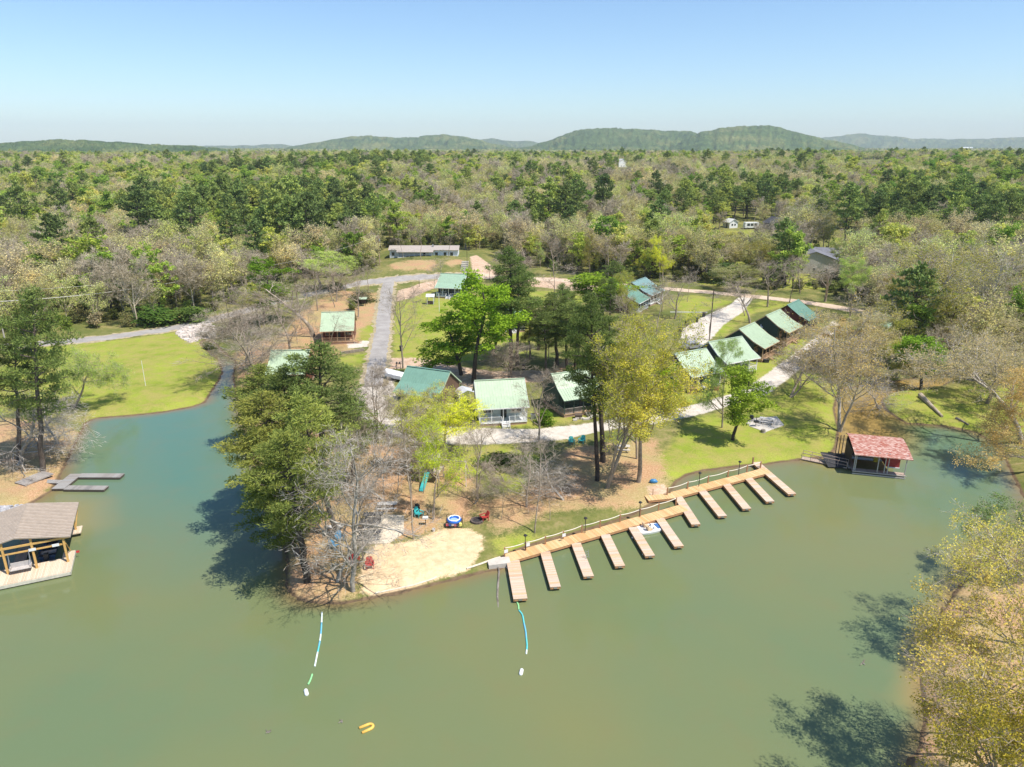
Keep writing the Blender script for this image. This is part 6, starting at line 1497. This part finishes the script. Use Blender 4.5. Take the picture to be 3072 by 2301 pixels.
pv_ = [P(x, y) for x, y in pad]; c = sum(pv_, Vector()) / len(pv_); zt = max(v.z for v in pv_) + .1
o = MB().prism([(v.x - c.x, v.y - c.y) for v in pv_], 'z', -.7, 0).build('patio', plain('tan_concrete', (.66, .56, .43), .9, .1, 0, .12, 1), None, (c.x, c.y, zt)); tag(o, 'tan concrete picnic pad between the peninsula pines and the sand', 'patio')
picnic_table('pale grey picnic table at the top edge of the picnic pad', (1162, 1527), R(4), LIGHT, DARKWOOD, 2.2)
picnic_table('black picnic table in the middle of the picnic pad', (1111, 1586), R(6), BLK, BLK, 2.3, .1)
picnic_table('nearest black picnic table on the lower left of the picnic pad', (1112, 1616), R(6), BLK, BLK, 2.3, .1)
picnic_table('dark picnic table at the far end of the picnic pad under branches', (1121, 1561), R(6), BLK, BLK, 2.2, .1)
pad2 = [(2238, 1269), (2262, 1256), (2330, 1252), (2352, 1277), (2296, 1297), (2250, 1280)]; pv_ = [P(x, y) for x, y in pad2]; c = sum(pv_, Vector()) / len(pv_); zt = max(v.z for v in pv_) + .06
o = MB().prism([(v.x - c.x, v.y - c.y) for v in pv_], 'z', -.5, 0).build('patio', CONC, None, (c.x, c.y, zt)); tag(o, 'pale concrete pad with a picnic table on the right lawn', 'patio')
picnic_table('white-topped picnic table on the small pad of the right lawn', (2300, 1270), R(-22), LIGHT, DARKWOOD, 2.1, .06)
picnic_table('grey stone picnic table in the shade behind the tall pine trunks', (1868, 1352), R(-5), CONC, CONC, 1.9)
picnic_table('white picnic table half hidden left of the pale leafless tree', (1003, 1598), R(3), LIGHT, DARKWOOD, 1.9)
def adirondack(label, px, rz, m):
    b = P(*px); e = empty('garden_chair', b, rz)
    MB().prism([(-.35, .40), (.3, .26), (.3, .30), (-.35, .44)], 'x', -.3, .3).build('seat', m, e)
    s = MB()
    for i in range(5): s.prism([(.22, .28), (.27, .28), (.55, 1.0 - .05 * abs(i - 2)), (.50, 1.0 - .05 * abs(i - 2))], 'x', -.3 + .125 * i, -.3 + .125 * i + .11)
    s.build('backrest', m, e)
    for k in (-1, 1):
        MB().box(k * .38 - .06, -.42, .56, k * .38 + .06, .35, .6).build('armrest', m, e); MB().box(k * .34 - .03, -.38, 0, k * .34 + .03, -.3, .57).box(k * .34 - .03, .3, 0, k * .34 + .03, .38, .57).build('leg', m, e)
    return tag(e, label, 'garden chair')
TQ = plain('teal_plastic', (.05, .42, .42), .5, .3, 0, .08); BLU = plain('sky_blue_plastic', (.10, .30, .48), .5, .3, 0, .08); REDP = plain('red_plastic', (.50, .06, .05), .5, .3, 0, .1)
adirondack('teal garden chair on the shaded lane edge, left of the pair', (1714.7, 1332), R(10), TQ); adirondack('blue-teal garden chair, right of the pair on the shaded lane edge', (1745.5, 1328), R(-30), TQ)
adirondack('bright teal garden chair between the leaning trunk and the forked tree', (1257, 1549), R(50), TQ); adirondack('black garden chair beside the bright teal one', (1247, 1540), R(-20), BLACKM)
adirondack('upper blue garden chair behind the pale leafless tree', (1019, 1622), R(30), BLU); adirondack('lower blue garden chair left of the pale leafless trunk', (1004, 1645), R(60), BLU)
adirondack('red garden chair by the fire ring near the curved little tree', (1453, 1560), R(-60), REDP)
adirondack('red garden chair standing on the sand', (1110, 1703), R(15), REDP); adirondack('red garden chair behind the slim trunk beside the sand', (1064, 1686), R(40), REDP)
# fire ring, toy raft on its stand, grill, mini toys
b = P(1431, 1564); m_ = MB()
for k in range(12): a = k * math.pi / 6; m_.box(-.16, -.1, 0, .16, .1, .22, Matrix.Translation((math.cos(a) * .62, math.sin(a) * .62, 0)) @ Matrix.Rotation(a + math.pi / 2, 4, 'Z'))
e = empty('fire_ring', b); m_.build('stone_ring', plain('sooty_stone', (.13, .10, .09), .95), e); MB().lathe([(.02, .06), (.5, .03), (.55, 0), (.02, 0)], n=14).build('ash', plain('ash', (.05, .045, .045), 1), e); tag(e, 'dark fire ring beside the red chair on the peninsula', 'fire ring')
b = P(1363, 1578); e = empty('toy_rack', b); m_ = MB()
for x in (-.85, .85):
    for y in (-.4, .4): m_.bar((x, y, 0), (x, y, 1.15), .06)
m_.bar((-.85, -.4, .6), (.85, -.4, .6), .05).bar((-.85, .4, .6), (.85, .4, .6), .05).build('frame', DARKWOOD, e)
r2 = random.Random(4); 
for i, cc in enumerate(((.6, .1, .12), (.1, .2, .5), (.8, .75, .7), (.7, .25, .3), (.1, .1, .12), (.75, .72, .2))): MB().box(-.14, -.12, 0, .14, .12, .3).build('life_vest', plain('vest%d' % i, cc, .8), e, (-.7 + .28 * i, -.42, .25 + .1 * r2.random()), (r2.uniform(-.3, .3), 0, r2.uniform(-.6, .6)))
tag(e, 'low wooden rack hung with life vests at the top of the sand', 'rack')
def torus(R0, r, n=20, k=8):
    m_ = MB(); pts = [(math.cos(6.2832 * i / n) * R0, math.sin(6.2832 * i / n) * R0, 0) for i in range(n + 1)]; return m_.tube(pts, r, k, cap=False)
e = empty('inflatable_ring', b + Vector((0, 0, .8)), 0); torus(.62, .2).build('tube', plain('royal_blue_vinyl', (.02, .13, .55), .3, .5, 0, .05), e, smooth=True)
torus(.62, .08).build('white_stripe', WHITE, e, (0, 0, .15), smooth=True); MB().lathe([(.02, -.04), (.45, -.04), (.45, .0), (.02, .0)], n=16).build('mesh_floor', plain('pale_blue_mesh', (.3, .45, .65), .6), e); tag(e, 'round blue inflatable ring lying on the rack above the sand', 'inflatable ring')
b = P(1277, 1575); e = empty('grill', b); MB().bar((0, 0, 0), (0, 0, .8), .08).build('post', BLACKM, e); MB().box(-.3, -.22, .8, .3, .22, 1.0).build('firebox', plain('pale_metal', (.6, .6, .58), .5), e); tag(e, 'white-lidded park grill on a post above the sand', 'grill')
b = P(2267, 1280); e = empty('grill', b); MB().bar((0, 0, 0), (0, 0, 1.6), .07).build('post', DARKWOOD, e); MB().box(-.32, -.24, .7, .32, .24, .95).build('firebox', BLACKM, e); tag(e, 'black park grill with tall post beside the right lawn table', 'grill')
b = P(2254, 1262); e = empty('smoker_barrel', b); MB().lathe([(.25, .35), (.3, .4), (.3, .8), (.25, .86), (.02, .9)], n=12).build('barrel', BLACKM, e); MB().bar((-.25, 0, 0), (-.25, 0, .4), .05).bar((.25, 0, 0), (.25, 0, .4), .05).build('leg', BLACKM, e); tag(e, 'dark barrel smoker at the left corner of the right lawn pad', 'smoker')
b = P(2289, 1297); o = MB().lathe([(.42, -.1), (.36, .12), (.31, .42), (.02, .45)], n=11).build('tree_stump', LG, None, b); tag(o, 'low brown tree stump in front of the right lawn pad', 'stump')
b = P(1301, 1612); e = empty('toy_bucket', P(1301, 1594)); MB().lathe([(.14, 0), (.2, .3), (.18, .3), (.12, .02)], n=10).build('bucket', LIGHT, e); MB().tube([(-.18, 0, .3), (0, 0, .5), (.18, 0, .3)], .015, 5).build('handle', STEEL, e); tag(e, 'small grey bucket at the top rim of the sand', 'bucket')
b = P(1980 - 14, 1448); o = MB().tube([(-.5, 0, .15), (-.2, 0, .22), (.2, 0, .22), (.5, 0, .12)], [.1, .28, .28, .1], 9).build('beach_toy', plain('blue_vinyl', (.05, .22, .45), .4, .5), None, P(1960, 1448), smooth=True); tag(o, 'small blue inflatable lying on the ground right of the tall pines', 'toy')
# wooden playset
b = P(1296, 1440); e = empty('playset', b, R(-12)); PL = plain('weathered_play_wood', (.50, .42, .36), .85, .1, 0, .15, 3)
for x in (-1.2, 1.2):
    for y in (-1.0, 1.0): MB().bar((x, y, 0), (x, y, 3.0), .12).build('post', PL, e)
MB().box(-1.25, -1.05, 1.45, 1.25, 1.05, 1.55).build('platform', PL, e)
m_ = MB(); rail(m_, (-1.2, -1), (1.2, -1), 1.55, .75, .2); rail(m_, (-1.2, 1), (1.2, 1), 1.55, .75, .2); rail(m_, (-1.2, -1), (-1.2, 1), 1.55, .75, .2); m_.build('railing', PL, e)
MB().prism([(-1.35, 2.95), (0, 3.7), (1.35, 2.95), (1.35, 3.0), (0, 3.78), (-1.35, 3.0)], 'x', -1.3, 1.3).build('roof', plain('grey_canopy', (.5, .47, .45), .8), e)
MB().bar((1.2, 0, 2.9), (4.4, 0, 2.9), .12).bar((4.4, 0, 2.9), (4.7, -1.1, 0), .1).bar((4.4, 0, 2.9), (4.7, 1.1, 0), .1).build('swing_beam', PL, e)
for x in (2.2, 3.4): s = MB().box(x - .22, -.1, .5, x + .22, .1, .54).build('swing_seat', BLACKM, e); MB().bar((x - .2, 0, .52), (x - .2, 0, 2.88), .02).bar((x + .2, 0, .52), (x + .2, 0, 2.88), .02).build('chain', STEEL, s)
MB().prism([(-1.05, 1.5), (-3.4, .1), (-3.4, .2), (-1.05, 1.62)], 'x', -.5, .1).build('slide', TQ, e)
m_ = MB(); [m_.bar((-2.0 + .2 * i, -.25, .3 * i + .2), (-2.0 + .2 * i, .25, .3 * i + .2), .05) for i in range(5)]; m_.bar((-2.1, -.27, 0), (-1.2, -.27, 1.5), .07).bar((-2.1, .27, 0), (-1.2, .27, 1.5), .07).build('ladder', PL, e)
tag(e, 'weathered wooden playset with swing beam under the yellow-green trees', 'playset')
# bins, mailboxes, posts, poles
def bin_(label, px, rz=0, m=None):
    e = empty('wheelie_bin', P(*px), rz); MB().add([(-.24, -.28, .05), (.24, -.28, .05), (.24, .28, .05), (-.24, .28, .05), (-.31, -.36, 1.0), (.31, -.36, 1.0), (.31, .36, 1.0), (-.31, .36, 1.0)], [(0, 3, 2, 1), (4, 5, 6, 7), (0, 1, 5, 4), (1, 2, 6, 5), (2, 3, 7, 6), (3, 0, 4, 7)]).build('body', m or BLACKM, e)
    MB().box(-.34, -.4, 1.003, .34, .38, 1.08).build('lid', m or BLACKM, e)
    for s in (-1, 1): MB().lathe([(.02, -.04), (.13, -.04), (.13, .04), (.02, .04)], n=10).build('wheel', BLACKM, e, (s * .25, .3, .13), (0, R(90), 0))
    tag(e, label, 'bin', 'black bins')
bin_('black bin on the lawn edge beside the driveway', (1204, 1053)); bin_('black bin on the grass above the gravel strip, with a pale lid', (2090, 967)); bin_('dark bin left of the pale-lidded one on the gravel strip', (2060, 977), R(20)); bin_('dark bin nearest the yellow-green trees at the gravel strip', (2041, 995), R(40))
bin_('dark bin farthest back in the grass above the gravel strip', (2111, 950)); bin_('black bin behind the white-porch cabin near the pine trunks', (1571, 1109)); bin_('small dark bin at the lane behind the tallest leafy tree', (1505, 945))
e = empty('mailbox_post', P(1196, 1108)); MB().bar((-.35, 0, 0), (-.35, 0, 1.1), .08).bar((.35, 0, 0), (.35, 0, 1.1), .08).bar((-.5, 0, 1.1), (.5, 0, 1.1), .08).build('post', DARKWOOD, e)
for x in (-.3, .25): MB().box(x - .11, -.25, 1.15, x + .11, .25, 1.4).build('mailbox', BLACKM, e)
tag(e, 'pair of black mailboxes on a wooden stand above the teal roofed cabin', 'mailbox')
def pole(name, label, px, top, w, m, cat='pole', arm=False, extra=None):
    b = P(*px); d = ray(*top); t = b.y / d[1]; H = CAMH + d[2] * t - b.z; e = empty(name, b); MB().tube([(0, 0, -.3), (0, 0, H)], [w, w * .75], 8).build('shaft', m, e)
    if arm: MB().bar((-1.0, 0, H - .5), (1.0, 0, H - .5), .12).build('crossarm', m, e); MB().lathe([(.02, 0), (.22, 0), (.22, .7), (.02, .75)], n=10).build('transformer', STEEL, e, (.35, 0, H - 1.6))
    tag(e, label, cat); return Vector((b.x, b.y, b.z + H))
PWD = plain('pole_wood', (.34, .24, .16), .9); OLDP = plain('silver_pole_wood', (.42, .38, .33), .9)
t1 = pole('utility_pole', 'reddish utility pole with a transformer left of the long white house', (1139, 795), (1136, 708), .16, PWD, 'utility pole', True)
t2 = pole('utility_pole', 'grey utility pole beyond the main road above the culvert', (690, 900), (676, 815), .15, OLDP, 'utility pole', True)
t3 = pole('utility_pole', 'utility pole hidden by the left pine at the far side of the road', (15, 1020), (5, 905), .15, OLDP, 'utility pole', True)
t4 = pole('utility_pole', 'dark utility pole in the middle of the gravel strip', (2128, 1018), (2135, 868), .13, DARKWOOD, 'utility pole', False)
pole('steel_post', 'dark post right of the bank steps below the long white house', (1402, 822), (1400, 745), .07, DARKWOOD, 'post'); pole('steel_post', 'dark post at the junction of dirt drive and road', (1469, 842), (1469, 805), .06, DARKWOOD, 'post')
pole('white_pole', 'thin white pole on the round lawn in the left cove', (437, 1157), (431, 1082), .045, WHITE, 'pole'); pole('white_pole', 'white pole beside the middle cabin left of the bright green tree', (1318, 938), (1316, 880), .07, WHITE, 'pole')
pole('white_pole', 'short white stake on the middle lawn', (1281, 1040), (1278, 1018), .05, WHITE, 'pole'); pole('wood_post', 'short wooden post on the verge left of the middle cabin', (1258, 862), (1257, 838), .08, DARKWOOD, 'post')
pole('wood_post', 'wooden stake on the bank beside the dock gangway', cr(1176, 395), cr(1176, 352), .05, POST, 'post'); pole('lamp_post', 'black garden lamp post below the playset', (1314, 1491), (1312, 1448), .05, BLACKM, 'lamp')
def wire(label, a, b, sag, r=.03, m=None):
    o = MB().tube([a.lerp(b, i / 16) - Vector((0, 0, 4 * sag * (i / 16) * (1 - i / 16))) for i in range(17)], r, 5).build('power_line', m or plain('pale_cable', (.55, .52, .45), .7), None); tag(o, label, 'cable')
wire('pale power line sagging over the main road to the left edge', t2, t3, 1.2, .07); wire('thin upper power line over the left woods', t2 + Vector((.9, 0, .2)), t3 + Vector((.9, 0, 2.2)), .6, .025); wire('thin power line from the transformer pole into the woods', t1, t2, 1.5, .025)
# sign shelter, raised platform, retaining wall, pallet bench, gazebo frame
b = P(1090, 918); e = empty('sign_shelter', b); 
for x in (-.6, .6): MB().bar((x, 0, 0), (x, 0, 1.9), .09).build('post', DARKWOOD, e)
MB().prism([(-.8, 1.9), (0, 2.3), (.8, 1.9), (.8, 1.95), (0, 2.36), (-.8, 1.95)], 'x', -1.1, 1.1).build('roof', GREENROOF, e); MB().box(-.55, -.03, .8, .55, .03, 1.6).build('board', DARKWOOD, e); tag(e, 'small green-roofed notice shelter left of the driveway', 'shelter')
b = P(2092, 832); e = empty('raised_platform', b, R(10))
for x in (-1.9, 1.9):
    for y in (-1.2, 1.2): MB().bar((x, y, 0), (x, y, 2.9), .16).build('leg', DARKWOOD, e)
MB().box(-2.1, -1.4, 1.9, 2.1, 1.4, 2.05).build('platform', DARKWOOD, e); m_ = MB(); rail(m_, (-2, -1.3), (2, -1.3), 2.05, .8, .25); rail(m_, (-2, -1.3), (-2, 1.3), 2.05, .8, .25); rail(m_, (2, -1.3), (2, 1.3), 2.05, .8, .25); m_.build('railing', DARKWOOD, e)
MB().bar((2.1, 0, 1.95), (3.8, 0, 0), .4, .06).build('ramp', DARKWOOD, e); tag(e, 'dark raised wooden platform on legs on the grass beyond the dirt road', 'platform')
a = P(1022, 1064); b = P(1090, 1053); m_ = MB(); L = (b - a).length; r2 = random.Random(2)
for j in range(3):
    x = -.15 * (j % 2)
    while x < L: m_.box(x + .01, -.14 + r2.uniform(-.01, .01), j * .2, x + .38, .14, j * .2 + .19); x += .4
o = m_.build('retaining_wall', plain('block_stone', (.30, .25, .20), .95, .1, 0, .3, 3), None, a, (0, 0, math.atan2((b - a).y, (b - a).x))); tag(o, 'low stone block retaining wall on the grass left of the driveway', 'wall')
b = P(1292, 912); e = empty('well_house', b)
for x in (-.8, .8):
    for y in (-.6, .6): MB().bar((x, y, 0), (x, y, 2.0), .1).build('post', WHITE, e)
MB().prism([(-.9, 2.0), (0, 2.6), (.9, 2.0), (.9, 2.06), (0, 2.68), (-.9, 2.06)], 'x', -1.1, 1.1).build('roof', WHITE, e); MB().box(-.8, -.6, 0, .8, .6, .7).build('base', DARKWOOD, e); tag(e, 'small white-roofed well house beside the middle cabin', 'well house')
o = MB().bar((0, 0, 0), (9.0, -.4, 0), .16, .2).build('timber_rail', plain('pale_rail', (.7, .7, .66), .8), None, P(2010, 942, .5)); tag(o, 'long pale barrier rail on the grass behind the gravel strip', 'rail')
# scattered cabin-side things
def tub(label, px, cc, s=1.0, rz=0, name='storage_box', cat='box'):
    e = empty(name, P(*px), rz); m = plain('tub_%d' % int(cc[0] * 1000 + cc[1] * 100 + cc[2] * 10), cc, .6)
    MB().add([(-.4 * s, -.3 * s, 0), (.4 * s, -.3 * s, 0), (.4 * s, .3 * s, 0), (-.4 * s, .3 * s, 0), (-.45 * s, -.34 * s, .5 * s), (.45 * s, -.34 * s, .5 * s), (.45 * s, .34 * s, .5 * s), (-.45 * s, .34 * s, .5 * s)], [(0, 3, 2, 1), (4, 5, 6, 7), (0, 1, 5, 4), (1, 2, 6, 5), (2, 3, 7, 6), (3, 0, 4, 7)]).build('box_body', m, e)
    MB().box(-.48 * s, -.37 * s, .503 * s, .48 * s, .37 * s, .56 * s).build('lid', m, e); tag(e, label, cat)
tub('dark storage box under the trees at the nearest row cabin', (2100, 1175), (.06, .08, .08), 1.3); tub('red cooler in front of the nearest row cabin', (2148, 1170), (.55, .08, .1), .9); tub('brown crate in front of the nearest row cabin', (2076, 1178), (.35, .2, .15), 1.6)
tub('white cooler beside the tarp shelter', (1352, 1222), (.7, .7, .7), 1.0); tub('pale box on the gravel left of the silver car', (1340, 1240), (.6, .62, .6), .9); tub('black tub at the foot of the third row cabin steps', (2298, 1087), (.04, .04, .04), 1.1)
tub('dark chest beside the stone base of the speckled-roof cabin', (1735, 1255), (.12, .09, .07), 1.2)
e = empty('air_conditioner', P(1600, 1256)); MB().box(-.4, -.35, 0, .4, .35, .8).build('housing', STEEL, e); MB().lathe([(.02, 0), (.3, 0), (.3, .03), (.02, .03)], n=14).build('fan_grille', BLACKM, e, (0, 0, .802)); tag(e, 'grey air conditioner at the right corner of the white-porch cabin', 'air conditioner')
pts_ = [P(x, y, .25) for x, y in ((1725, 1262), (1755, 1275), (1790, 1258), (1820, 1245))]; m_ = MB()
for k in range(14): q = pts_[0].lerp(pts_[-1], k / 13); m_.box(-.3, -.2, -.3, .3, .2, .02, Matrix.Translation(q - pts_[0] + Vector((0, .5 * math.sin(k), 0))))
o = m_.build('stone_edging', CONC, None, pts_[0]); tag(o, 'curved row of pale stones before the speckled-roof cabin', 'stone edging')
HAZE = 8e-5
# ---------------------------------------------------------------- haze
bm_ = MB(); bm_.box(-9500, -130, -12, 9500, 10800, 330)
hz = bm_.build('haze', None) if False else None
hm = bpy.data.materials.new('haze'); hm.use_nodes = True
for n in list(hm.node_tree.nodes): hm.node_tree.nodes.remove(n)
ho = hm.node_tree.nodes.new('ShaderNodeOutputMaterial'); pv = hm.node_tree.nodes.new('ShaderNodeVolumePrincipled')
pv.inputs['Color'].default_value = (.88, .96, 1.0, 1); pv.inputs['Density'].default_value = HAZE; pv.inputs['Anisotropy'].default_value = .0
hm.node_tree.links.new(pv.outputs[0], ho.inputs['Volume'])
hz = bm_.build('haze', hm); tag(hz, kind='stuff')
